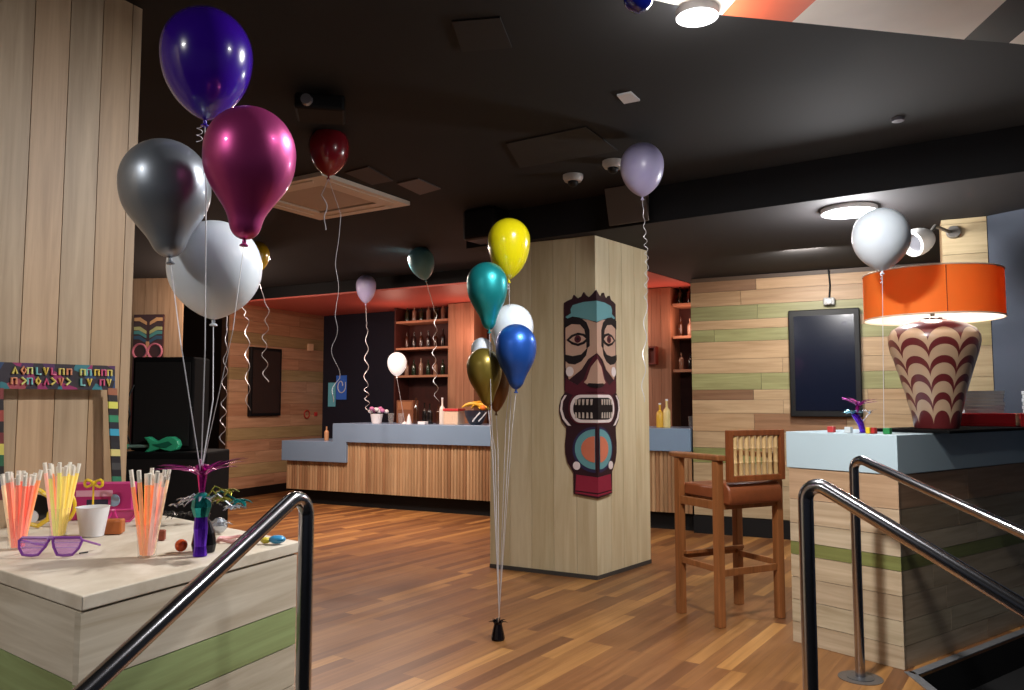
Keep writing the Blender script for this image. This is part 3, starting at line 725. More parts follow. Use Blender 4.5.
# cushion with a fat roll along the back edge
m = MB(); n = 10
prof = [(-.035, .70), (-.05, .735), (-.045, .79), (-.015, .825), (.03, .828), (.08, .80), (DST-.03, .80), (DST, .785), (DST+.005, .75), (DST-.02, .722), (.03, .722), (.01, .70)]
vs = [fst(2*g2+.002, v, z) for v, z in prof]+[fst(WST-2*g2-.002, v, z) for v, z in prof]; k = len(prof)
m.add(vs, [tuple(range(k)), tuple(reversed(range(k, 2*k)))]+[(i, k+i, k+(i+1) % k, (i+1) % k) for i in range(k)])
smooth_by_angle(obj('seat', m, LEATH, st, bevel=.012), 40)
# backrest frame, tilted a little
bt = thing('backrest', tuple(fst(WST/2, 0, .83)), None, None); bt.parent = st; bt.location = Vector(bt['_w'])-Vector(st['_w'])
# (kept as a mesh part: frame with slat children)
bpy.data.objects.remove(bt)
def bz(u, z, v=0): return fst(u, -.035-.0*(z-.83)+v, z)
B0, B1, Z0, Z1 = .045, WST-.03, .835, 1.135
m = MB()
for a in (B0, B1-.035): m.box(fst, a, a+.035, -.055, -.02, Z0, Z1, 0, rndcol((150, 78, 36), .08))
for z in (Z0, Z1-.035): m.box(fst, B0+.035, B1-.035, -.055, -.02, z, z+.035, 0, rndcol((150, 78, 36), .08))
br = obj('backrest', m, W_GL, st, bevel=.004)
ns = 8; 
for i in range(ns):
    a = B0+.037+(i+.5)*(B1-B0-.074)/ns
    p0, p1 = fst(a, -.0375, Z0+.036), fst(a, -.0375, Z1-.036); mb = MB(); h = p1.z-p0.z
    pr_ = [(.0135, 0), (.013, h*.3), (.0155, h*.32), (.013, h*.35), (.013, h*.66), (.0155, h*.68), (.013, h*.71), (.0135, h)]
    smooth_by_angle(obj('slat', mb.lathe(p0, pr_, 12), mat('bamboo', (206, 172, 118), .45, noise=.12, scale=30), br))

# ================================================================ TABLE LAMP
lp = G(937, 433, RT); lp = A(937, 430, 4.42); lp.z = RT
m = MB(); fbd = frame(D0+ld*.02+sd*.03, ld)
bc = frame((lp.x, lp.y), ld)
tag(obj('tray', MB().box(bc, -.36, 1.3, -.24, .2, RT+.0005, RT+.016), mat('board_black', (7, 7, 8), .8, spec=.1), bevel=.003), 'flat black board under the big lamp on the right counter', 'board')
lz = RT+.0168
la = thing('table_lamp', (lp.x, lp.y, lz), 'large table lamp with orange drum shade and patterned maroon vase base', 'lamp')
def vase_mat():
    m = bpy.data.materials.new('scallop_glaze'); m.use_nodes = True; n, l = m.node_tree.nodes, m.node_tree.links; b = n['Principled BSDF']
    tc = n.new('ShaderNodeTexCoord'); sx = n.new('ShaderNodeSeparateXYZ'); l.new(tc.outputs['Object'], sx.inputs[0])
    def M(op, a, b_=None, c=None):
        x = n.new('ShaderNodeMath'); x.operation = op
        for i, v in enumerate((a, b_, c)):
            if v is None: continue
            if isinstance(v, (int, float)): x.inputs[i].default_value = v
            else: l.new(v, x.inputs[i])
        return x.outputs[0]
    ang = M('ARCTAN2', sx.outputs['Y'], sx.outputs['X'])
    u = M('MULTIPLY', ang, 9/(2*PI)); u = M('ADD', u, 20.13)
    fx = M('SUBTRACT', M('FRACT', u), .5)
    f2_ = M('MULTIPLY', M('MULTIPLY', fx, fx), 3.96)
    arch = M('MULTIPLY', M('SUBTRACT', 1, M('SQRT', M('SUBTRACT', 1, f2_))), .085)
    zz = M('ADD', sx.outputs['Z'], arch)
    row = M('MULTIPLY', zz, 1/.10); fr_ = M('FRACT', row)
    band = M('GREATER_THAN', fr_, .60)
    hi = M('GREATER_THAN', zz, .555); lo = M('LESS_THAN', M('ADD', zz, M('MULTIPLY', fx, 0.0)), .10)
    msk = M('SUBTRACT', 1, M('MAXIMUM', M('MAXIMUM', band, hi), lo))
    mx = n.new('ShaderNodeMixRGB'); l.new(msk, mx.inputs[0]); mx.inputs[1].default_value = lin((98, 36, 38)); mx.inputs[2].default_value = lin((182, 152, 124))
    l.new(mx.outputs[0], b.inputs['Base Color']); b.inputs['Roughness'].default_value = .3; b.inputs['Coat Weight'].default_value = .3
    return m
sc_ = 4.42/F
prof = [(0, 0), (.112, 0), (.116, .01), (.127, .08), (.156, .20), (.193, .33), (.224, .43), (.236, .485), (.234, .52), (.214, .557), (.168, .585), (.10, .602), (.075, .606), (.07, .612), (0, .612)]
smooth_by_angle(obj('vase', MB().lathe((lp.x, lp.y, lz), prof, 64), vase_mat(), la), 50)
m = MB().lathe((lp.x, lp.y, lz+.6125), [(.05, 0), (.05, .01), (.012, .02), (.012, .07), (.02, .075), (.02, .12), (0, .12)], 16); obj('socket', m, mat('dark_metal', (50, 44, 40), .4, .8), la)
SZ0, SZ1 = Zy(4.42, 319), Zy(4.42, 274); SR = 63*sc_
def shade_mat():
    m = bpy.data.materials.new('orange_fabric'); m.use_nodes = True; n, l = m.node_tree.nodes, m.node_tree.links; b = n['Principled BSDF']
    b.inputs['Base Color'].default_value = lin((255, 158, 62)); b.inputs['Roughness'].default_value = .75
    wv = n.new('ShaderNodeTexNoise'); wv.inputs['Scale'].default_value = 220
    bp = n.new('ShaderNodeBump'); bp.inputs['Strength'].default_value = .1; l.new(wv.outputs[0], bp.inputs['Height']); l.new(bp.outputs[0], b.inputs['Normal'])
    tl = n.new('ShaderNodeBsdfTranslucent'); tl.inputs[0].default_value = lin((250, 140, 60)); ms = n.new('ShaderNodeMixShader'); ms.inputs[0].default_value = .5
    l.new(b.outputs[0], ms.inputs[1]); l.new(tl.outputs[0], ms.inputs[2]); l.new(ms.outputs[0], n['Material Output'].inputs[0])
    return m
m = MB(); q = Vector((lp.x, lp.y, 0))
m.lathe(q, [(SR, SZ0), (SR, SZ1), (SR-.003, SZ1), (SR-.003, SZ0), (SR, SZ0)], 72)
m.f = [f for f in m.f if len(f) == 4]; m.m = m.m[:len(m.f)]
sh = smooth_by_angle(obj('lamp_shade', m, shade_mat(), la), 40)
m = MB().lathe(q, [(SR-.0035, SZ0+.002), (SR-.0035, SZ1-.002), (SR-.006, SZ1-.002), (SR-.006, SZ0+.002), (SR-.0035, SZ0+.002)], 72); m.f = [f for f in m.f if len(f) == 4]; m.m = m.m[:len(m.f)]
wl = mat('white_lining', (245, 240, 232), .6); n_, l_ = wl.node_tree.nodes, wl.node_tree.links
tl_ = n_.new('ShaderNodeBsdfTranslucent'); mx_ = n_.new('ShaderNodeMixShader'); mx_.inputs[0].default_value = .5
l_.new(n_['Principled BSDF'].outputs[0], mx_.inputs[1]); l_.new(tl_.outputs[0], mx_.inputs[2]); l_.new(mx_.outputs[0], n_['Material Output'].inputs[0])
smooth_by_angle(obj('lining', m, wl, sh), 40)
m = MB()
for z in (SZ0, SZ1): m.tube([(lp.x+SR*math.cos(a), lp.y+SR*math.sin(a), z) for a in [i*PI/36 for i in range(72)]], .0045, 8, closed=True)
obj('trim_ring', m, mat('cream_trim', (232, 206, 180), .6), sh)
sa_ = math.atan2(lp.y, lp.x)+PI+.2
m = MB().tube([(lp.x+(SR+.001)*math.cos(sa_), lp.y+(SR+.001)*math.sin(sa_), SZ0+.006), (lp.x+(SR+.001)*math.cos(sa_), lp.y+(SR+.001)*math.sin(sa_), SZ1-.006)], .002, 6); obj('seam', m, mat('seam_orange', (150, 60, 16), .7), sh)
m = MB()
for k in range(3):
    a = k*2*PI/3+.4; m.tube([(lp.x, lp.y, SZ0+.06), (lp.x+(SR-.01)*math.cos(a), lp.y+(SR-.01)*math.sin(a), SZ0+.06)], .003, 6)
m.tube([(lp.x, lp.y, lz+.735), (lp.x, lp.y, SZ0+.06)], .004, 6)
obj('spider', m, MATS['dark_metal'], la)
obj('bulb', MB().ball((lp.x, lp.y, SZ0+.115), .04, .04, .05, 16), mat('bulb_glow', (255, 240, 214), .4, emit=6.0), la, smooth=True)

# red trays and paper stacks on the counter
for i, (px, py, w, lab) in enumerate(((972, 424, .40, 'red tray with white paper stack, nearer the lamp base'), (1012, 422, .40, 'red tray with white paper stack, nearer the frame edge'))):
    p = A(983, 424, 4.80)+Vector((.93, -.36, 0))*.335*i; f_ = frame((p.x, p.y), (.93, -.36)); z0 = RT+.0172 if i == 0 else RT+.0172
    t = thing('napkin_tray', (p.x, p.y, z0), lab.replace('nearer the frame edge', 'further from the lamp'), 'tray', 'red trays on the right counter')
    m = MB(); m.box(f_, -.155, .155, -.09, .09, z0, z0+.012)
    for a in ((-.155, .155, -.09, -.08), (-.155, .155, .08, .09), (-.155, -.145, -.08, .08), (.145, .155, -.08, .08)): m.box(f_, *a, z0+.012, z0+.078)
    obj('tray', m, mat('red_gloss', (186, 30, 36), .25), t, bevel=.003)
    m = MB()
    for k in range(9): m.box(f_, -.11+.004*(k % 2), .10+.004*(k % 3), -.07, .07, z0+.0125+k*.0225, z0+.033+k*.0225)
    obj('paper_stack', m, mat('grey_white_paper', (206, 208, 214), .8), t)

# ================================================================ BALLOONS
def bmat(name, rgb, kind='latex'):
    if kind == 'chrome': return mat(name, rgb, .38, .6, coat=.25)
    if kind == 'white': return mat(name, rgb, .35, 0, sss=.9, coat=.25)
    return mat(name, rgb, .22, 0, sss=.08, coat=.7)
RIB = mat('silver_ribbon', (214, 214, 220), .35, .3)
def lean(c, axis, p): return c+axis*p
def curl(a, b, turns, r, n=None, r0=0):
    a, b = Vector(a), Vector(b); n = n or int(turns*9)+2; d = b-a; out = []
    for i in range(n+1):
        t = i/n; g = 2*PI*turns*t; q = r*min(1, t*6+r0)
        out.append(a+d*t+Vector((math.cos(g)*q, math.sin(g)*q, 0)))
    return out
def balloon(px, py, w, h, y, m_, label, pear=0, tilt=(0, 0), ribbons=(), group=None, strr=.0014, knot=True):
    """px,py centre of the widest ring; w, h its size in the photo"""
    s = math.sqrt(1+((px-512)/F)**2)
    c = A(px, py, y); Rr = w/2*y/F; Lb = (h-w/2)*y/F
    ax = Vector((tilt[0], tilt[1], 1)).normalized(); prof = []
    n = 22
    for i in range(n+1):
        q = i/n; zz = -math.cos(q*PI/2)*Lb; sbt = math.cos(q*PI/2)
        r1 = (1-sbt**2.2)**.72
        r2 = .5*(1+math.cos(PI*min(1, sbt**1.4/.76)))*.62+.38*math.sqrt(max(0, 1-sbt**10))
        r2 = min(1, r2)
        prof.append((max(.004 if i else .004, Rr*((1-pear)*r1+pear*r2)), zz))
    for i in range(1, 13):
        q = i/12*PI/2; prof.append((max(0, Rr*math.cos(q)) if i < 12 else 0, Rr*math.sin(q)*1.03))
    prof[0] = (.005, -Lb)
    mb = MB().lathe(c, prof, 40, axis=ax)
    foot = c-ax*Lb
    o = smooth_by_angle(obj('balloon', mb, m_, loc=tuple(foot)), 80)
    tag(o, label, 'balloon', group)
    kn = MB().lathe(foot-ax*.012, [(0, -.004), (.011, -.006), (.0115, -.003), (.005, .002), (.0055, .006), (.0045, .0115), (0, .0118)], 14, axis=ax)
    if knot: smooth_by_angle(obj('knot', kn, m_, o), 50)
    ft = foot-ax*.014
    for rb in ribbons:
        pts = rb(ft) if callable(rb) else [ft]+list(rb)
        obj('ribbon', MB().tube(pts, strr, 6, flat=.6), RIB, o)
    return o
PUR = bmat('balloon_purple', (58, 14, 160)); MAG = bmat('balloon_magenta', (190, 66, 136), 'chrome'); GRY = bmat('balloon_graphite', (150, 158, 168), 'chrome')
BW = bmat('balloon_white', (228, 238, 255), 'white'); YL = bmat('balloon_yellow', (226, 214, 20)); TL = bmat('balloon_teal', (30, 150, 156), 'chrome'); BLU = bmat('balloon_blue', (36, 88, 180), 'chrome')
OLV = bmat('balloon_olive', (124, 108, 44), 'chrome'); BRN = bmat('balloon_bronze', (120, 84, 50), 'chrome'); REDB = bmat('balloon_red', (128, 20, 34)); LIL = bmat('balloon_lilac', (176, 170, 206), 'white'); DTL = bmat('balloon_dull_teal', (110, 172, 190), 'white'); RBL = bmat('balloon_royal', (18, 32, 150))

Wt1 = A(201, 474, 2.05)
def st_(*mid, end=None):
    return lambda ft: [ft]+[A(*q) for q in mid]+[end or Wt1]
def bow(ft, s=.018, n=3, d=(0, 0, 0)):
    ft = Vector(ft); return [ft+Vector((s*.45*math.cos(i*.7)-s*.7, s*.4*math.sin(i*.7)-.004, -.0022*i)) for i in range(n*8)]
balloon(207, 54, 90, 115, 2.166, PUR, 'glossy violet balloon floating highest of the left bunch', ribbons=(st_((206, 190, 2.049), (205, 350, 2.016)), lambda f: bow(f)))
balloon(250, 153, 91, 135, 1.999, MAG, 'metallic magenta pear shaped balloon in the left bunch', pear=1, tilt=(.04, 0), ribbons=(st_((233, 330, 1.949)),))
balloon(165, 184, 88, 120, 2.099, GRY, 'metallic graphite grey balloon in front of the board wall', pear=.75, tilt=(-.10, 0), ribbons=(st_((181, 345, 1.999)),))
balloon(215, 267, 91, 99, 2.316, BW, 'big round white balloon lowest of the left bunch', tilt=(.0, 0), ribbons=(st_((213, 400, 2.132)), ))
Wt2 = A(499, 617, 4.27)
def s2(*mid): return lambda ft: [ft]+[A(*q) for q in mid]+[Wt2]
balloon(509, 240, 43, 62, 4.35, YL, 'bright yellow balloon topping the bunch beside the pillar', ribbons=(s2((511, 400, 4.36)), lambda f: bow(f, .014)), strr=.0027)
balloon(487, 283, 41, 68, 4.15, TL, 'metallic teal balloon in the bunch beside the pillar', pear=.85, tilt=(-.05, 0), ribbons=(s2((491, 400, 4.14)),), strr=.0027)
balloon(512, 326, 43, 56, 4.42, BW, 'white balloon half behind the metallic blue one', ribbons=(s2((506, 420, 4.40)),), strr=.0027)
balloon(516, 345, 41, 65, 4.12, BLU, 'metallic blue balloon in the bunch beside the pillar', pear=.65, ribbons=(s2((512, 430, 4.12)),), strr=.0027)
balloon(484, 366, 35, 58, 4.22, OLV, 'metallic olive green balloon lowest in the pillar bunch', pear=.6, tilt=(-.10, 0), ribbons=(s2((492, 450, 4.2)),), strr=.0027)
balloon(497, 376, 28, 50, 4.46, BRN, 'small bronze balloon tucked behind the blue one', pear=.2, tilt=(.02, 0), ribbons=(s2((498, 450, 4.44)),), strr=.0027)
balloon(482, 349, 22, 30, 4.50, BW, 'small white balloon peeping out above the olive one', ribbons=(s2((495, 450, 4.46)),), strr=.0027)
def hang(pxs, turns, r, y, start=.25):
    """a straight start, then curls, through the pixel list"""
    def f(ft):
        pts = [Vector(ft)]
        q = [A(a, b, y) for a, b in pxs]
        full = [Vector(ft)]+q
        n = 12*turns
        for i in range(1, n+1):
            t = i/n*(len(full)-1); k = min(int(t), len(full)-2); w = t-k
            p = full[k].lerp(full[k+1], w); g = 2*PI*i/12; a = r*min(1, max(0, (i/n-start)*3+.15))
            pts.append(p+Vector((math.cos(g)*a, math.sin(g)*a, 0)))
        return pts
    return f
balloon(642, 165, 44, 55, 4.42, LIL, 'pale lilac white balloon under the ceiling above the pillar', ribbons=(hang([(645, 235), (647, 262), (646, 300), (643, 402)], 13, .010, 4.45, .05),), strr=.0020)
balloon(329, 146, 41, 52, 4.35, REDB, 'dark red balloon floating below the square air vent panel', ribbons=(hang([(341, 215), (336, 265), (338, 310), (333, 345), (338, 378), (331, 402)], 5, .014, 4.35), hang([(322, 195), (327, 210), (324, 230)], 2, .01, 4.3)), strr=.0027)
balloon(366, 285, 20, 29, 9.2, LIL, 'small lilac balloon floating in front of the red soffit', ribbons=(hang([(367, 330), (366, 385), (368, 412)], 9, .026, 9.2),), strr=.0040)
balloon(421, 260, 26, 34, 7.65, DTL, 'dull teal balloon under the ceiling above the bar', tilt=(-.25, 0), ribbons=(hang([(436, 315), (434, 360), (437, 402)], 9, .022, 7.9),), strr=.0034)
balloon(257, 254, 25, 32, 7.2, bmat('balloon_mustard', (190, 160, 24)), 'mustard yellow balloon peeping out behind the big white one', ribbons=(hang([(268, 310), (264, 345), (266, 382)], 6, .025, 7.2),), strr=.0045)
balloon(236, 268, 20, 26, 8.2, bmat('balloon_dkgreen', (50, 90, 70)), 'small green balloon almost hidden behind the big white one', ribbons=(hang([(247, 320), (248, 410)], 8, .022, 8.0),), strr=.004)
balloon(228, 280, 22, 28, 6.6, REDB, 'dark red balloon hidden behind the big white one', ribbons=(hang([(226, 340), (224, 400), (222, 445)], 8, .022, 6.4),), strr=.004)
pb = onbar(398, -.02)
o = balloon(397, 362, 19, 24, pb.y, mat('balloon_glow_white', (246, 240, 236), .4, sss=.2, emit=.55), 'small bright white balloon on a stick standing on the bar', ribbons=([pb+Vector((0, 0, .03))],), strr=.004)  # white brightened by a weak glow in the material
obj('base', MB().lathe(pb, [(0, 0), (.035, 0), (.03, .012), (.006, .03), (0, .032)], 14), WHITE, o)
wr = A(884, 431, 3.98); wr.z = RT
balloon(881, 236, 55, 63, 3.98, BW, 'white balloon tied down beside the orange lamp shade', ribbons=(lambda f: [f, A(883, 340, 3.98), wr+Vector((0, 0, .03))], lambda f: bow(f, .01)), strr=.002)
balloon(638, -1, 30, 30, 2.33, RBL, 'small round royal blue balloon touching the top edge of the picture', knot=False)

# ================================================================ BALLOON WEIGHTS
def foil(name, rgb): return mat(name, rgb, .25, .75)
def spikes(mb, c, n, r, up, w=.006, seed=0, spread=1.0, droop=.2):
    rd = random.Random(seed)
    for i in range(n):
        a = 2*PI*i/n+rd.uniform(-.2, .2); L = r*rd.uniform(.75, 1.1); d = Vector((math.cos(a), math.sin(a)*spread, 0)); h = up*rd.uniform(.6, 1.2)
        pts = [Vector(c)+d*L*t+Vector((0, 0, h*(t**.6)-droop*L*t*t)) for t in (0, .25, .5, .75, 1)]
        mb.tube(pts, [w, w*.9, w*.7, w*.5, w*.1], 5, flat=.35)
VIO = foil('violet_foil', (96, 40, 200)); MGF = foil('magenta_foil', (170, 30, 140)); TGF = foil('teal_foil', (30, 140, 140)); GDF = foil('gold_green_foil', (150, 150, 60)); SVF = foil('silver_foil', (190, 196, 206)); BLF = foil('black_foil', (30, 28, 34))
wp = G(200, 556, CT)
t = thing('balloon_weight', (wp.x, wp.y, CT+.001), 'violet and teal foil balloon weight with magenta tinsel palm on the left counter', 'balloon weight')
K1 = wp.y/F
obj('foil_stem', MB().lathe((wp.x, wp.y, CT+.001), [(0, 0), (.018, 0), (.015, .025), (.018, .07), (.016, .10), (0, .10)], 12), VIO, t)
m = MB(); m.lathe((wp.x, wp.y, CT+.1015), [(0, 0), (.018, 0), (.026, .025), (.023, .05), (.010, .062), (0, .062)], 10); obj('foil_wrap', m, TGF, t)
m = MB(); spikes(m, (wp.x, wp.y, CT+.142), 10, .055, .025, .0065, 3, droop=.6); obj('foil_frill', m, SVF, t)
m = MB(); m.lathe((wp.x, wp.y, CT+.164), [(0, 0), (.007, 0), (.012, .04), (.018, .07), (0, .075)], 10); spikes(m, (wp.x, wp.y, CT+.205), 18, .115, .05, .006, 5, droop=.12); obj('tinsel_palm', m, MGF, t)
for i, (px, py, y_, c) in enumerate(((222, 500, 2.46, GDF), (234, 508, 2.44, SVF), (228, 492, 2.5, GDF), (240, 502, 2.47, TGF))):
    p = A(px, py, y_*.833); m = MB(); m.tube([Vector((wp.x, wp.y, CT+.135)), (Vector((wp.x, wp.y, CT+.135))+p)/2+Vector((0, 0, .03)), p], .0025, 6)
    spikes(m, p, 8, .034, .014, .010, i+9, droop=.5); obj('foil_leaf', m, c, t)
for i, (px, py) in enumerate(((176, 505), (186, 500))):
    p = A(px, py, 2.5*.833); m = MB(); m.tube([Vector((wp.x, wp.y, CT+.135)), (Vector((wp.x, wp.y, CT+.135))+p)/2+Vector((0, 0, .02)), p], .0025, 6); spikes(m, p, 6, .025, .01, .006, i+29, droop=.5); obj('foil_leaf', m, SVF, t)
p = G(192, 550, CT); p = Vector((wp.x-.012, wp.y+.055, CT+.001))
m = MB().lathe(p, [(0, 0), (.028, 0), (.032, .02), (.027, .05), (.016, .08), (.010, .085), (.014, .10), (0, .10)], 16); t2 = tag(obj('gift_bag_weight', m, BLF), 'black foil weight standing just behind the violet foil stem', 'balloon weight')
p = G(181, 552, CT); tag(obj('bauble', MB().ball(p+Vector((0, 0, .0175)), .0165, seg=16), mat('orange_gloss', (216, 84, 34), .2, coat=.5), smooth=True), 'small shiny orange ball beside the black foil weight', 'ball')
p = G(219, 534, CT); m = MB(); spikes(m, p+Vector((0, 0, .03)), 26, .04, .016, .003, 77, droop=.4); m.ball(p+Vector((0, 0, .026)), .024, .024, .024, 12); tag(obj('tinsel_ball', m, SVF), 'silvery grey tinsel ball behind the violet weight', 'tinsel')
p = G(170, 525, CT); m = MB(); 
for i in range(4): spikes(m, p+Vector((-.06+i*.04, .02*(i % 2), .03)), 12, .045, .02, .004, i+50, droop=.5)
tag(obj('tinsel_garland', m, foil('smoke_foil', (60, 60, 62))), 'dark grey tinsel garland lying at the back of the left counter', 'tinsel')
# floor weight
wf = G(498, 640)
t = thing('balloon_weight', tuple(wf+Vector((0, 0, .001))), 'small black foil balloon weight standing on the floor', 'balloon weight')
m = MB().lathe(wf+Vector((0, 0, .001)), [(0, 0), (.035, 0), (.038, .01), (.03, .05), (.022, .085), (.03, .10), (0, .10)], 12); obj('base', m, BLF, t)
m = MB(); spikes(m, wf+Vector((0, 0, .085)), 11, .05, .04, .012, 8, droop=.3); obj('foil_frill', m, BLF, t)
m = MB(); m.tube([wf+Vector((0, 0, .09)), Wt2], .003, 6); obj('tie', m, RIB, t)
# right counter weight and party bits
p = on_line(858, D0+ld*.13, D1+ld*.13); p.z = RT
t = thing('balloon_weight', tuple(p), 'violet and turquoise foil ornament on the right counter in front of the screen', 'balloon weight')
obj('foil_stem', MB().tube([p+Vector((.01, 0, .012)), p+Vector((.0, 0, .05)), p+Vector((-.02, 0, .085)), p+Vector((-.04, 0, .10))], [.015, .016, .018, .01], 10), VIO, t)
m = MB(); spikes(m, p+Vector((-.035, 0, .10)), 12, .06, .03, .008, 12, droop=.3); obj('foil_wrap', m, foil('turquoise_foil', (120, 190, 210)), t)
m = MB(); spikes(m, p+Vector((-.01, 0, .14)), 13, .10, .05, .007, 14, droop=.1); m.tube([p+Vector((-.02, 0, .1)), p+Vector((-.01, 0, .15))], .01, 8); obj('tinsel_palm', m, MGF, t)
m = MB(); spikes(m, p+Vector((.05, 0, .10)), 7, .05, .03, .003, 15, droop=.2); m.tube([p+Vector((0, 0, .05)), p+Vector((.05, 0, .105))], .002, 6); obj('clear_frill', m, SVF, t)
obj('foot', MB().lathe(p+Vector((.012, 0, .0005)), [(0, 0), (.02, 0), (.012, .012), (0, .012)], 12), VIO, t)
blk = [(829, (190, 60, 60), 'small red block at the left end of the right counter'), (846, (200, 206, 208), 'small clear white block between the red block and the yellow one'), (866, (220, 190, 40), 'small yellow block under the violet foil ornament'), (871, (170, 40, 36), 'small dark red block touching the yellow one'), (884.5, (40, 130, 70), 'small green block holding down the white balloon')]
for i, (px, c, lab) in enumerate(blk):
    q = on_line(px, D0+ld*.06, D1+ld*.06); w = .017 if i not in (2, 3) else .011; f_ = frame((q.x, q.y), -sd)
    tag(obj('block', MB().box(f_, -w, w, -.015, .015, RT+.0005, RT+.032), mat('block%d' % i, c, .4), bevel=.003), lab, 'block', 'party blocks on the right counter')

# ================================================================ PARTY ITEMS ON THE LEFT COUNTER
def glow_set(px, py, y_top, cols, n, lab, grp, r=.028, h=.085, spread=.054, seed=1):
    c = G(px, py, CT); c.z = CT+.0006; rd = random.Random(seed)
    tag(smooth_by_angle(obj('clear_cup', MB().lathe(c, [(0, 0), (r*.8, 0), (r, h), (r-.002, h), (r*.8-.003, .004), (0, .004)], 24), CLEAR)), lab[0], 'cup')
    H = Zy(c.y, y_top)-CT
    for i in range(n):
        a = i*2.4; q = math.sqrt((i+.5)/n); b = c+Vector((math.cos(a)*q*(r*.52), math.sin(a)*q*(r*.52), .006))
        tp = c+Vector((math.cos(a)*q*spread, math.sin(a)*q*spread, H*rd.uniform(.93, 1.03)))
        colr = cols[i % len(cols)]
        o = obj('glow_stick', MB().tube([b, b.lerp(tp, .86)], .0054, 8), colr)
        tag(o, lab[1], 'glow stick', grp)
        obj('cap', MB().tube([b.lerp(tp, .862), tp], .0053, 8), mat('stick_cap', (240, 236, 224), .4), o)
GS = lambda n, c: mat(n, c, .35, sss=.3, coat=.3, emit=.24)
s_or, s_rd, s_ye, s_pk, s_pc, s_yw = GS('stick_orange', (255, 168, 112)), GS('stick_red', (255, 136, 112)), GS('stick_yellow', (250, 222, 120)), GS('stick_pink', (255, 196, 180)), GS('stick_peach', (255, 220, 178)), GS('stick_lime', (232, 226, 130))
glow_set(17, 549, 473, [s_rd, s_or, s_pc, s_rd, s_pk], 20, ('clear cup of red and orange glow sticks nearest the left frame edge', 'red or orange glow stick in the cup behind the purple glasses'), 'glow sticks in the left cup', seed=2)
glow_set(58, 537, 464, [s_yw, s_ye, s_pk, s_ye, s_or], 20, ('clear cup of yellow and pink glow sticks left of the pink box', 'yellow or pink glow stick in the cup left of the pink box'), 'glow sticks in the middle cup', seed=3)
glow_set(147, 557, 471, [s_or, s_pc, s_or, s_pk, s_ye], 20, ('clear cup of orange glow sticks left of the violet weight', 'orange or peach glow stick in the cup left of the violet weight'), 'glow sticks in the right cup', seed=4)
# pairs of tilted glasses
def eyeglasses(c, d, w, mf, ml, label, tiltz=.5, bars=True):
    c = Vector(c); d = Vector(d).normalized(); back = Vector((-d.y, d.x, 0)); upv = (Vector((0, 0, 1))*math.cos(tiltz)+back*math.sin(tiltz))
    t = thing('party_glasses', tuple(c), label, 'glasses'); hw = w/2
    base = c+upv*.004
    for s in (-1, 1):
        pts = [(.06, .72), (.13, .42), (.30, .02), (.48, -.02), (.78, .02), (.94, .34), (1, .72), (.92, .86), (.12, .86)]
        q = [base+d*(s*hw*a)+upv*(w*.32*b) for a, b in pts]
        obj('frame', MB().tube(q, .0036, 8, closed=True), mf, t)
        nrm = d.cross(upv)
        if ml: obj('lens', MB().slab([p-nrm*.0008 for p in q], nrm, .0016), ml, t)
        if bars:
            m = MB()
            for b in (.33, .55): m.tube([base+d*(s*hw*.09)+upv*(w*.36*b), base+d*(s*hw*.95)+upv*(w*.36*b)], .0012, 6)
            obj('shutter_bars', m, mf, t)
        obj('temple', MB().tube([base+d*(s*hw*.98)+upv*(w*.30*.8), base+d*(s*hw*.97)+back*.09+Vector((0, 0, .012)), base+d*(s*hw*.9)+back*.12+Vector((0, 0, .004))], .003, 6), mf, t)
    obj('bridge', MB().tube([base-d*(hw*.08)+upv*(w*.36*.75), base+d*(hw*.08)+upv*(w*.36*.75)], .005, 8), mf, t)
    return t
PF = mat('purple_frame', (138, 70, 168), .3, coat=.4)
c = G(47, 558, CT); c.z = CT+.003
eyeglasses(c, (1, .02, 0), 62*c.y/F, PF, PURPLE_LENS, 'translucent purple party glasses at the front of the left counter', .35)
c = G(112, 524, CT); c.z = CT+.003
eyeglasses(c, (1, .15, 0), .14, mat('pink_frame', (206, 50, 130), .3, coat=.4), glass_mat('pink_lens', (.7, .12, .35), .5, 1), 'hot pink party glasses in front of the pink box', .3, bars=False)
# pink box
c = G(101, 520, CT); f_ = frame((c.x, c.y), (.97, .12)); K2 = c.y/F; c.z = CT
m = MB(); m.box(f_, -29*K2, 28*K2, 0, .05, CT+.0005, CT+36*K2+.0)
t = tag(obj('gift_box', m, mat('pink_card', (186, 40, 116), .5), bevel=.003), 'bright pink card box behind the white cup', 'box')
obj('label', MB().box(f_, -24*K2, 10*K2, -.0015, -.0002, CT+23*K2, CT+29*K2), mat('label_pale_pink', (226, 168, 196), .6), t)
obj('picture', MB().box(f_, -14*K2, 6*K2, -.0015, -.0002, CT+8*K2, CT+20*K2), mat('label_dark', (40, 40, 70), .5), t)
m = MB().lathe(f_(12*K2, -.0014, CT+19*K2), [(0, 0), (6*K2, 0), (6*K2, .0015), (0, .0015)], 18, axis=(-.12, -.97, 0)); obj('emblem', m, mat('label_blue', (150, 180, 210), .5), t)
# white cup
c = G(92, 536, CT); c.z = CT+.0006; k = c.y/F
tag(smooth_by_angle(obj('white_cup', MB().lathe(c, [(0, 0), (10.5*k, 0), (15*k, 28*k), (15.5*k, 28.5*k), (14.3*k, 28.5*k), (10*k, .006), (0, .006)], 28), WHITE)), 'empty white plastic cup in front of the pink box', 'cup')
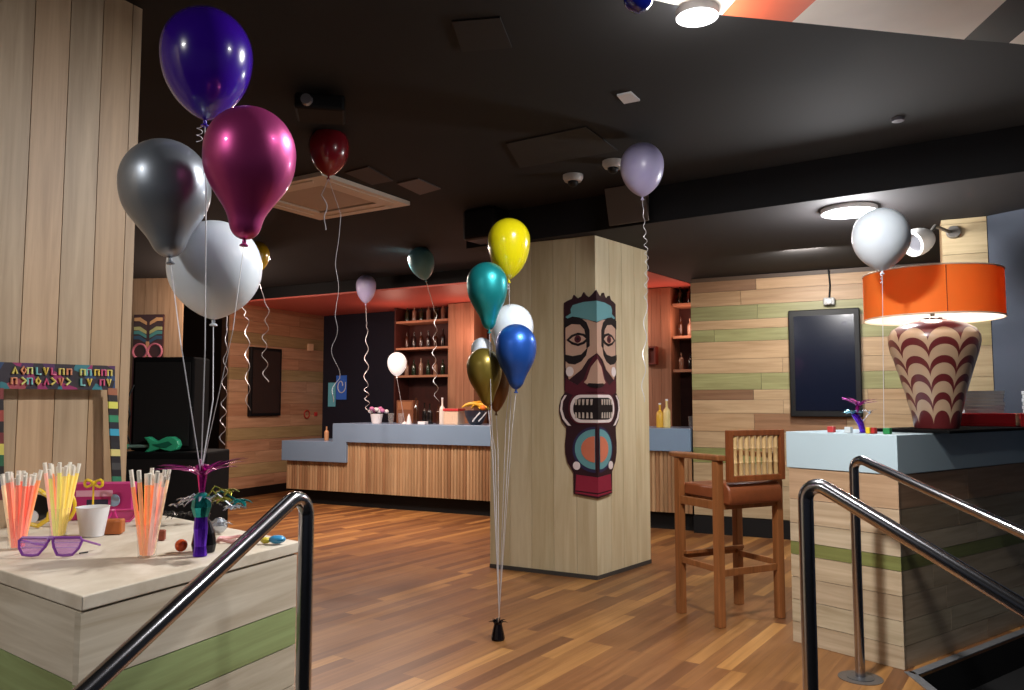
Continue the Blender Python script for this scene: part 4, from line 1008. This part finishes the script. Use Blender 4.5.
# wooden pegs / corks
c = G(112, 535, CT); f_ = frame((c.x, c.y), (.95, .2)); tag(obj('cork_block', MB().box(f_, -.028, .026, 0, .045, CT+.0006, CT+.044), mat('amber_brown', (176, 96, 40), .5, noise=.15, scale=60), bevel=.006), 'amber brown block right of the white cup', 'block')
c = G(70, 519, CT); tag(obj('ball', MB().ball(c+Vector((0, 0, .031)), .03, seg=16), mat('amber_orange', (214, 120, 44), .4), smooth=True), 'small orange ball left of the white cup', 'ball')
c = G(160, 541, CT); f_ = frame((c.x, c.y), (.95, .2)); tag(obj('cork_block', MB().box(f_, -.012, .012, 0, .02, CT+.0006, CT+.03), mat('rust', (130, 56, 36), .5), bevel=.003), 'tiny rust red block right of the orange glow sticks', 'block')
# yellow scalloped novelty glasses
c = G(36, 527, CT); c = A(36, 508, c.y-.02); k = c.y/F
t = thing('novelty_glasses', (c.x, c.y, CT+.001), 'round yellow scalloped novelty glasses between the left glow stick cups', 'glasses')
YF = mat('yellow_plastic', (232, 196, 40), .35, coat=.4)
m = MB(); n = 36
hgt = c.z-CT-.008
m.tube([c+Vector((15*k*math.cos(a)*(1+.05*math.cos(9*a)), .0, hgt*math.sin(a)*(1+.04*math.cos(9*a)))) for a in [2*PI*i/n for i in range(n)]], .007, 8, closed=True)
obj('rim', m, YF, t)
m = MB().lathe(c+Vector((0, .004, 0)), [(0, 0), (13*k, 0), (13*k, .003), (0, .003)], 24, axis=(0, 1, 0)); obj('lens', m, mat('black_lens', (16, 14, 18), .1, coat=.6), t)
m = MB().lathe(c+Vector((-.012, .0005, -.028)), [(0, 0), (.02, 0), (.02, .003), (0, .003)], 18, axis=(0, 1, 0)); obj('white_eye', m, WHITE, t)  # white eye disc on the black lens
c2 = c+Vector((.03, .03, 0))
obj('second_rim', MB().tube([c2+Vector((.02+15*k*math.cos(a), .015, hgt*math.sin(a))) for a in [2*PI*i/n for i in range(n)]], .006, 8, closed=True), YF, t)
# yellow bow behind the box
c = G(98, 524, CT); c.z = CT+.001; t = c
m = MB(); top = A(83, 484, c.y)
m.tube([(c.x-.03, c.y+.02, CT+.003), (c.x-.03, c.y+.02, top.z)], .003, 6); 
for s in (-1, 1): m.tube([Vector((c.x-.03, c.y+.02, top.z))+Vector((s*.03*math.sin(a), 0, .012*math.sin(2*a))) for a in [PI*i/8 for i in range(9)]], .0045, 6)
m.ball((c.x-.03, c.y+.02, top.z), .009, seg=10); m.lathe((c.x-.03, c.y+.02, CT+.001), [(0, 0), (.02, 0), (.02, .003), (0, .003)], 14)
tag(obj('yellow_bow', m, YF), 'small yellow bow on a stick behind the pink box', 'bow')
# tiny dark clip
c = G(83, 554, CT); tag(obj('paper_clip', MB().tube([c+Vector((-.006, -.006, .003)), c+Vector((.006, .012, .003))], .0022, 6), BLACKG), 'tiny dark clip lying right of the purple glasses', 'clip')
# things near the right rear corner
c = G(236, 541, CT); m = MB(); m.tube([c+Vector((.05*math.cos(a), .035*math.sin(a), .006+.002*math.sin(5*a))) for a in [2*PI*i/24 for i in range(24)]], .005, 6, closed=True)
tag(obj('bracelet', m, mat('pale_pink', (226, 170, 170), .4)), 'pale pink bracelet lying at the rear of the left counter', 'bracelet')
c = G(273, 544, CT); t = thing('candy', tuple(c+Vector((0, 0, .001))), 'blue and yellow wrapped sweet at the counter corner behind the handrail', 'sweet')
obj('wrapper', MB().ball(c+Vector((.012, 0, .013)), .024, .018, .012, 14), mat('sweet_blue', (60, 150, 200), .3, coat=.5), t, smooth=True)
obj('twist', MB().ball(c+Vector((-.022, .004, .010)), .016, .014, .009, 12), mat('sweet_yellow', (222, 204, 70), .3, coat=.5), t, smooth=True)

# party photo frame leaning on the board wall
fw = frame(w1-wdir*2.6, wdir)
def wp_(px, py, off_=.055):
    o_ = w1+Vector((.891, -.454, 0))*off_
    q = on_line(px, o_, o_+wdir); return A(px, py, q.y)
pf = thing('photo_frame', tuple(Vector((wp_(60, 375).x, wp_(60, 375).y, CT+.001))), 'colourful party selfie frame with graffiti lettering leaning on the board wall', 'photo frame')
nw = Vector((.891, -.454, 0))
a_, b2_, c_, d_ = wp_(-60, 360), wp_(114, 366), wp_(114, 390), wp_(-60, 388)
def party_mat():
    m = bpy.data.materials.new('party_print'); m.use_nodes = True; n, l = m.node_tree.nodes, m.node_tree.links; b = n['Principled BSDF']
    tc = n.new('ShaderNodeTexCoord'); v = n.new('ShaderNodeTexVoronoi'); v.inputs['Scale'].default_value = 24; l.new(tc.outputs['Object'], v.inputs['Vector'])
    s = n.new('ShaderNodeSeparateColor'); l.new(v.outputs['Color'], s.inputs[0]); r = n.new('ShaderNodeValToRGB'); r.color_ramp.interpolation = 'CONSTANT'; e = r.color_ramp.elements
    e[0].color = lin((34, 22, 36)); e[1].position = .3; e[1].color = lin((70, 24, 80))
    for p_, c in ((.42, (140, 30, 90)), (.55, (30, 60, 100)), (.68, (40, 110, 120)), (.8, (150, 60, 70)), (.9, (30, 24, 30))):
        x = e.new(p_); x.color = lin(c)
    l.new(s.outputs[0], r.inputs['Fac']); l.new(r.outputs[0], b.inputs['Base Color']); b.inputs['Roughness'].default_value = .4
    return m
obj('top_board', MB().slab([a_, d_, c_, b2_], nw, .006), party_mat(), pf)
# squiggle letters on the board
rd = random.Random(5)
LC = [(222, 206, 110), (226, 150, 110), (214, 214, 130), (120, 190, 190), (230, 200, 90), (210, 90, 130)]
def onboard(s_, t_): return a_.lerp(b2_, s_).lerp(d_.lerp(c_, s_), t_)+nw*.009
gl = [[(0, .1), (0, .9), (.5, .9)], [(0, .9), (0, .2), (.5, .2), (.5, .9)], [(0, .1), (.5, .5), (0, .9)], [(0, .1), (.25, .9), (.5, .1)], [(0, .5), (.25, .1), (.5, .5), (.25, .9), (0, .5)], [(0, .9), (.25, .2), (.5, .9)]]
k_ = 0
for row in (0, 1):
    for i in range(14):
        s_ = .36+i*.045+rd.uniform(-.006, .006)
        if s_ > .96: break
        y0, hh = (.12 if row == 0 else .52), .34
        if rd.random() < .15: continue
        q = rd.choice(gl); pts = [onboard(s_+a*.05, y0+b*hh) for a, b in q]
        obj('lettering', MB().tube(pts, .0035, 6), mat('letter%d' % (k_ % 6), LC[k_ % 6], .5), pf); k_ += 1
e1_, e2_ = wp_(107, 388), wp_(116, 388.5)
e1b, e2b = wp_(112, 490), wp_(121, 490)
m = MB(); strips = [(150, 90, 60), (28, 20, 24), (206, 206, 90), (26, 20, 24), (40, 130, 90), (24, 26, 40), (50, 150, 180), (24, 20, 26), (30, 30, 34), (200, 190, 120), (24, 20, 26), (60, 60, 60), (24, 20, 26), (40, 110, 80), (30, 140, 110)]
n = len(strips); mats_ = []
for i, c in enumerate(strips):
    t0, t1 = i/n, (i+1)/n; up = -nw*0
    q = [e1_.lerp(e1b, t0), e1_.lerp(e1b, t1), e2_.lerp(e2b, t1), e2_.lerp(e2b, t0)]
    m.slab(q, nw, .006, i); mats_.append(mat('edge_stripe%d' % i, c, .45))
obj('side_board', m, mats_, pf)
m = MB(); q = [wp_(-6, 388), wp_(-6, 500), wp_(3, 500), wp_(2.5, 388)]
for i in range(10):
    t0, t1 = i/10, (i+1)/10; m.slab([q[0].lerp(q[1], t0), q[0].lerp(q[1], t1), q[3].lerp(q[2], t1), q[3].lerp(q[2], t0)], nw, .006, i)
obj('side_board', m, [mat('edge_l%d' % i, c, .45) for i, c in enumerate([(120, 40, 40), (30, 20, 24), (150, 60, 50), (28, 20, 22), (110, 40, 40), (200, 190, 90), (30, 90, 60), (26, 24, 24), (30, 40, 90), (90, 40, 40)])], pf)

# ================================================================ LOUDSPEAKERS
yS = 4.5; SPK = mat('speaker_black', (9, 9, 11), .85, spec=.2)
a0, a1 = A(130, 440, yS), A(193, 440, yS); zt = Zy(yS, 357); zm = Zy(yS, 451)
fS = frame((a0.x, a0.y), (1, -.03)); wS = (a1-a0).length
def grille(mb, f_, u0, u1, z0, z1, v):
    mb.box(f_, u0, u1, v-.006, v, z0, z1)
t = thing('loudspeaker', tuple(fS(wS/2, .11, zm+.002)), 'tall black loudspeaker cabinet on top of the bass cabinet', 'loudspeaker')
obj('cabinet', MB().box(fS, 0, wS, 0, .22, zm+.002, zt), SPK, t, bevel=.012); obj('grille', MB().box(fS, .02, wS-.02, -.007, -.0005, zm+.03, zt-.03), mat('mesh_black', (18, 18, 20), .7, noise=.5, scale=300), t)
b0_, b1_ = A(120, 440, yS-.1), A(208, 440, yS-.1); fS2 = frame((b0_.x, b0_.y), (1, -.03)); w2 = (b1_-b0_).length
t = thing('loudspeaker', tuple(fS2(w2/2, .17, 0)), 'wide black bass cabinet on the floor behind the left counter', 'loudspeaker')
obj('cabinet', MB().box(fS2, 0, w2, 0, .34, .002, zm), SPK, t, bevel=.012); obj('grille', MB().box(fS2, .02, w2-.02, -.007, -.0005, .05, zm-.04), MATS['mesh_black'], t)
# cable on the speaker side
m = MB(); m.tube([A(134, 385, 4.49), A(127, 400, 4.44), A(130, 415, 4.43), A(126, 432, 4.44), A(131, 446, 4.46)], .005, 6); tag(obj('cable', m, BLACKG), 'thin black cable hanging at the left edge of the tall loudspeaker', 'cable')
# inflatable guitar resting on the bass cabinet
GG = mat('guitar_green', (60, 190, 140), .35, coat=.4)
gy = yS-.06
def gp(px, py): return A(px, py, gy)
zt_ = zm+.002
t = thing('inflatable_guitar', tuple(Vector((gp(160, 445).x, gy, zt_))), 'mint green inflatable guitar lying on the bass cabinet', 'inflatable guitar')
out = [(150, 443.5), (145, 437), (150, 436.5), (155, 440), (159, 441), (163, 438.5), (168, 436.5), (174, 436.5), (179, 440), (180.5, 445), (178, 449.5), (172, 451.5), (166, 450.5), (161, 448.5), (157, 450), (150, 452.5), (145, 452), (150, 447.5)]
zs = zt_+.001-gp(150, 451).z
m = MB(); q = [gp(a, b)+Vector((0, -.02, zs)) for a, b in out]; m.slab(q, (0, 1, 0), .05); smooth_by_angle(obj('body', m, GG, t, bevel=.006), 60)
q = [gp(a, b)+Vector((0, -.0215, zs)) for a, b in ((154, 444), (160, 443.5), (170, 441), (174, 444), (168, 447.5), (160, 446.5))]; obj('pickguard', MB().slab(q, (0, -1, 0), .002), mat('guitar_dark_green', (24, 110, 84), .4), t)
m = MB().tube([gp(152, 446)+Vector((0, .005, zs)), gp(128, 446.5)+Vector((0, .005, zs))], .010, 8); obj('neck', m, mat('guitar_grey', (120, 150, 140), .4), t)
m = MB().tube([gp(128, 446.5)+Vector((0, .005, zs)), gp(122, 446.5)+Vector((0, .005, zs))], [.014, .018], 8); obj('headstock', m, GG, t)

# ================================================================ CEILING FITTINGS
V = [G(322, 174, CEIL-.02), G(410, 204, CEIL-.02), G(320, 219, CEIL-.02)]
V.append(V[0]+V[2]-V[1]); cv = (V[0]+V[2])/2
t = thing('air_vent', (cv.x, cv.y, CEIL-.03), 'large square beige ceiling air conditioning cassette', 'air vent')
BEI = mat('beige_plastic', (226, 214, 198), .5)
def sq(f_): return [cv+(p-cv)*f_ for p in V]
m = MB()
o_, i_ = sq(1), sq(.62)
for k in range(4):
    a, b, c, d = o_[k], o_[(k+1) % 4], i_[(k+1) % 4], i_[k]
    m.prism([(p.x, p.y) for p in (a, b, c, d)], CEIL-.03, CEIL-.001)
obj('surround', m, BEI, t)
m = MB(); q = sq(.58); m.prism([(p.x, p.y) for p in q], CEIL-.022, CEIL-.001); obj('grille', m, mat('beige_dark', (190, 174, 158), .6), t)
for k in range(4):
    m = MB(); a, b, c, d = sq(.90)[k], sq(.90)[(k+1) % 4], sq(.80)[(k+1) % 4], sq(.80)[k]
    a2 = a.lerp(b, .1); b2 = a.lerp(b, .9); c2 = d.lerp(c, .9); d2 = d.lerp(c, .1)
    m.prism([(p.x, p.y) for p in (a2, b2, c2, d2)], CEIL-.036, CEIL-.031); obj('flap', m, BEI, t)
def cpanel(pts, c, label, th=.008, name='ceiling_panel'):
    q = [G(a, b, CEIL-th) for a, b in pts]; tag(obj(name, MB().prism([(p.x, p.y) for p in q], CEIL-th, CEIL-.0005), c), label, 'ceiling panel')
DP = mat('dim_panel', (84, 74, 70), .6)
cpanel([(345, 173), (368, 167), (393, 181), (372, 185)], mat('dim_panel2', (60, 52, 50), .7), 'dim square ceiling panel right beside the beige air cassette')
cpanel([(397, 184), (418, 179), (441, 189), (420, 195)], DP, 'small grey ceiling panel right of the beige air cassette')
cpanel([(506, 144), (586, 127), (618, 151), (520, 168)], mat('black_panel', (26, 24, 25), .7), 'wide dark access panel in the ceiling left of the dome camera')
cpanel([(617, 96), (631, 93), (640, 101), (624, 104)], WHITE, 'little white square plate on the black ceiling', .01)
cpanel([(452, 22), (500, 18), (512, 48), (462, 52)], mat('panel_brown', (24, 20, 20), .8), 'faint brown square panel in the ceiling near the top')
c = G(898, 122, CEIL-.02); tag(obj('ceiling_sensor', MB().lathe((c.x, c.y, CEIL-.02), [(0, 0), (.03, .004), (.035, .0195), (0, .0195)], 18), mat('dull_grey', (120, 120, 130), .4)), 'small round grey sensor on the black ceiling at the right', 'sensor')
# dome cameras
for px, py, y_, lab in ((573, 180, None, 'white dome camera hanging left of the lilac balloon'), (613, 166, None, 'white dome camera half hidden by the lilac balloon')):
    c = G(px, py-5, CEIL); t = thing('dome_camera', (c.x, c.y, CEIL-.08), lab, 'camera', 'white dome cameras on the ceiling')
    smooth_by_angle(obj('housing', MB().lathe((c.x, c.y, CEIL-.045), [(0, 0), (.055, 0), (.068, .02), (.068, .044), (0, .044)], 20), mat('camera_white', (190, 188, 184), .4), t))
    obj('lens', MB().ball((c.x, c.y, CEIL-.052), .036, .036, .03, 16), BLACKG, t, smooth=True)
# wall speaker on the fascia behind the lilac balloon
mid = on_line(638, fl, fl+fd); u_ = (mid-Vector((fl.x, fl.y, 0))).length
m = MB(); za, zb_ = Zy(mid.y-.15, 186), Zy(mid.y-.15, 221)
q0_, q1_ = u_-.17, u_+.14
t = thing('wall_speaker', tuple(frf(u_, -.1, zb_)), 'grey wedge loudspeaker on the dark beam behind the lilac balloon', 'loudspeaker')
vs = [frf(q0_+.03, -.03, zb_+.02), frf(q1_-.03, -.03, zb_+.02), frf(q1_-.03, -.03, za), frf(q0_+.03, -.03, za), frf(q0_, -.10, zb_), frf(q1_, -.10, zb_), frf(q1_, -.17, za+.01), frf(q0_, -.17, za+.01)]
m.add(vs, [(0, 1, 2, 3), (7, 6, 5, 4), (0, 4, 5, 1), (1, 5, 6, 2), (2, 6, 7, 3), (3, 7, 4, 0)])
obj('cabinet', m, mat('grey_speaker', (112, 108, 104), .5), t, bevel=.006)
obj('bracket', MB().box(frf, u_-.05, u_+.05, -.029, -.013, zb_+.06, zb_+.16), BLACKG, t)
# projector above the red balloon
c = G(318, 88, CEIL); t = thing('projector', (c.x, c.y, CEIL-.2), 'dark projector on the ceiling above the red balloon', 'projector')
f_ = frame((c.x, c.y), (1, .2))
obj('housing', MB().box(f_, -.11, .13, -.02, .2, CEIL-.11, CEIL-.03), BLACK, t, bevel=.015)
obj('mount', MB().lathe((f_(.01, .1, 0).x, f_(.01, .1, 0).y, CEIL-.029), [(0, 0), (.03, 0), (.03, .0285), (0, .0285)], 14), BLACKG, t)
obj('lens', MB().lathe(f_(-.05, -.021, CEIL-.072), [(0, 0), (.03, 0), (.026, .02), (0, .02)], 16, axis=(0, -1, 0)), mat('lens_grey', (150, 150, 160), .2, .5), t)
# track speaker black box left of the pillar beam
c = A(478, 222, 6.0); m = MB(); f_ = frame((c.x, c.y), fd)
tag(obj('box_speaker', m.box(f_, -.16, .14, .0, .25, c.z-.13, CEIL-.001), BLACKG, bevel=.03), 'black boxed speaker hanging at the end of the dark beam', 'loudspeaker')

# downlights
def downlight(p, r, power, label, ang=None, col=(1, .97, .95), th=.03, emit=30):
    t = thing('downlight', (p.x, p.y, p.z-th), label, 'ceiling light')
    obj('rim', MB().lathe((p.x, p.y, p.z-th), [(r, 0), (r*1.13, .0), (r*1.15, th-.001), (r, th-.001), (r, 0)], 32), WHITE, t)
    e = mat('light_glow%d' % emit, (250, 250, 255), .5, emit=emit)
    obj('diffuser', MB().lathe((p.x, p.y, p.z-th+.004), [(0, 0), (r*.98, 0), (r*.98, .004), (0, .004)], 32), e, t)
    return t
def lamp(kind, loc, power, col=(1, 1, 1), size=.1, target=None, angle=None, blend=.5):
    d = bpy.data.lights.new('lamp', kind); d.energy = power; d.color = col
    if kind == 'AREA': d.shape = 'DISK'; d.size = size
    else: d.shadow_soft_size = size
    if kind == 'SPOT': d.spot_size = angle or 2.4; d.spot_blend = blend
    o = bpy.data.objects.new('lamp_'+kind.lower(), d); COL.objects.link(o); o.location = loc
    tg = Vector(target) if target is not None else Vector(loc)-Vector((0, 0, 1))
    o.rotation_euler = (tg-Vector(loc)).to_track_quat('-Z', 'Y').to_euler()
    return o
L1p = G(697, 11, CEIL-.035); L1p.z = CEIL-.031
downlight(L1p, .070, 0, 'bright round white downlight at the edge of the painted ceiling'); lamp('AREA', (L1p.x, L1p.y, L1p.z-.035), 92, (1, .97, .94), .2); lamp('POINT', (L1p.x, L1p.y, L1p.z-.12), 9, (1, .97, .94), .08)
L2p = G(849, 213, LOW-.03); L2p.z = LOW-.001
downlight(L2p, .15, 0, 'bright round surface light on the low ceiling behind the white balloon', emit=34); lamp('POINT', (L2p.x, L2p.y, L2p.z-.14), 60, (.98, .98, 1), .10)
for x, y, w, sz, lab in ((.9, 1.7, 13, .16, 'round downlight over the stairs on the right'), (-2.2, .2, 45, .3, 'round downlight behind the stairs on the left')):
    zc = RZ if y > 0 and x > 0 else CEIL
    p = Vector((x, y, zc-.001)); downlight(p, .08, 0, lab, emit=30); lamp('AREA', (x, y, zc-.04), w, (1, .97, .94), sz)

# spotlight on the pier
sp_ = A(922, 240, 5.0); d = Vector((-.88, -.30, -.36)).normalized()
t = thing('spotlight', tuple(A(941, 232, 5.12)), 'white cylinder spotlight fixed beside the wooden pier', 'spotlight')
k = 5.0/F
m = MB().lathe(sp_-d*.05, [(0, 0), (.06, 0), (.075, .03), (.075, .06), (.085, .062), (.09, .10), (.085, .14), (.07, .145), (.066, .10), (0, .095)], 24, axis=tuple(d)); smooth_by_angle(obj('head', m, mat('spot_white', (216, 214, 210), .4), t))
obj('lens', MB().lathe(sp_-d*.05+d*.101, [(0, 0), (.06, 0), (.06, .004), (0, .004)], 24, axis=tuple(d)), mat('spot_lens', (70, 70, 74), .3), t)
obj('bracket', MB().tube([sp_-d*.04, A(935, 226, 5.1), Vector((pier.x+.04, pier.y-.05, A(938, 226, 5.1).z))], .012, 8), mat('spot_grey', (110, 106, 100), .4), t)
obj('mount', MB().lathe((pier.x+.04, pier.y-.085, A(938, 226, 5.1).z), [(0, 0), (.04, 0), (.045, .03), (0, .03)], 16, axis=(.3, .9, 0)), MATS['spot_grey'], t)

# room light, mostly added lamps without fittings: warm at the bar, fill elsewhere
for px in (350, 420, 500, 600):
    q = fb(bu(px), .95, 0); lamp('POINT', (q.x, q.y, 2.2), 5, (1, .55, .42), .15)
q = fb(bu(662), .9, 0); lamp('POINT', (q.x, q.y, 2.2), 5, (1, .55, .42), .12)
q = fb(bu(300), -1.2, 0); lamp('POINT', (q.x-.3, q.y, 2.5), 30, (1, .74, .6), .15)
q = fb(bu(390), -1.6, 0); lamp('AREA', (q.x, q.y, 2.75), 66, (1, .80, .68), .3)  # added to brighten the bar front, no fitting here
q = fb(bu(470), -1.4, 0); lamp('AREA', (q.x, q.y, 2.75), 66, (1, .82, .70), .3)  # second added lamp brightening the bar front
for px in (345, 420):
    q = fb(bu(px), -.9, 0); lamp('SPOT', (q.x, q.y, 2.6), 34, (1, .30, .16), .1, angle=1.9, blend=.8)  # added spots that redden the floor before the bar
lamp('POINT', (-5.2, 7.8, 2.4), 16, (1, .92, .84), .2)
q = frw(1.2, -1.2, 2.4); lamp('AREA', (q.x, q.y, LOW-.02), 45, (1, .95, .88), .3, target=tuple(frw(1.2, 0, 1.0)))
lamp('POINT', (lp.x, lp.y, SZ0+.05), 22, (1, .9, .78), .04)

# world
w = bpy.data.worlds.new('world'); SC.world = w; w.use_nodes = True
w.node_tree.nodes['Background'].inputs[0].default_value = (.55, .6, .75, 1); w.node_tree.nodes['Background'].inputs[1].default_value = .035

SC.view_settings.view_transform = 'Standard'; SC.view_settings.look = 'None'; SC.view_settings.gamma = 1; SC.view_settings.use_curve_mapping = False
SC.view_settings.exposure = 0.0
SC.cycles.use_denoising = True
SC.cycles.max_bounces = 8; SC.cycles.transparent_max_bounces = 16
SC.cycles.sample_clamp_indirect = 4
for o in bpy.data.objects:
    if '_w' in o: del o['_w']
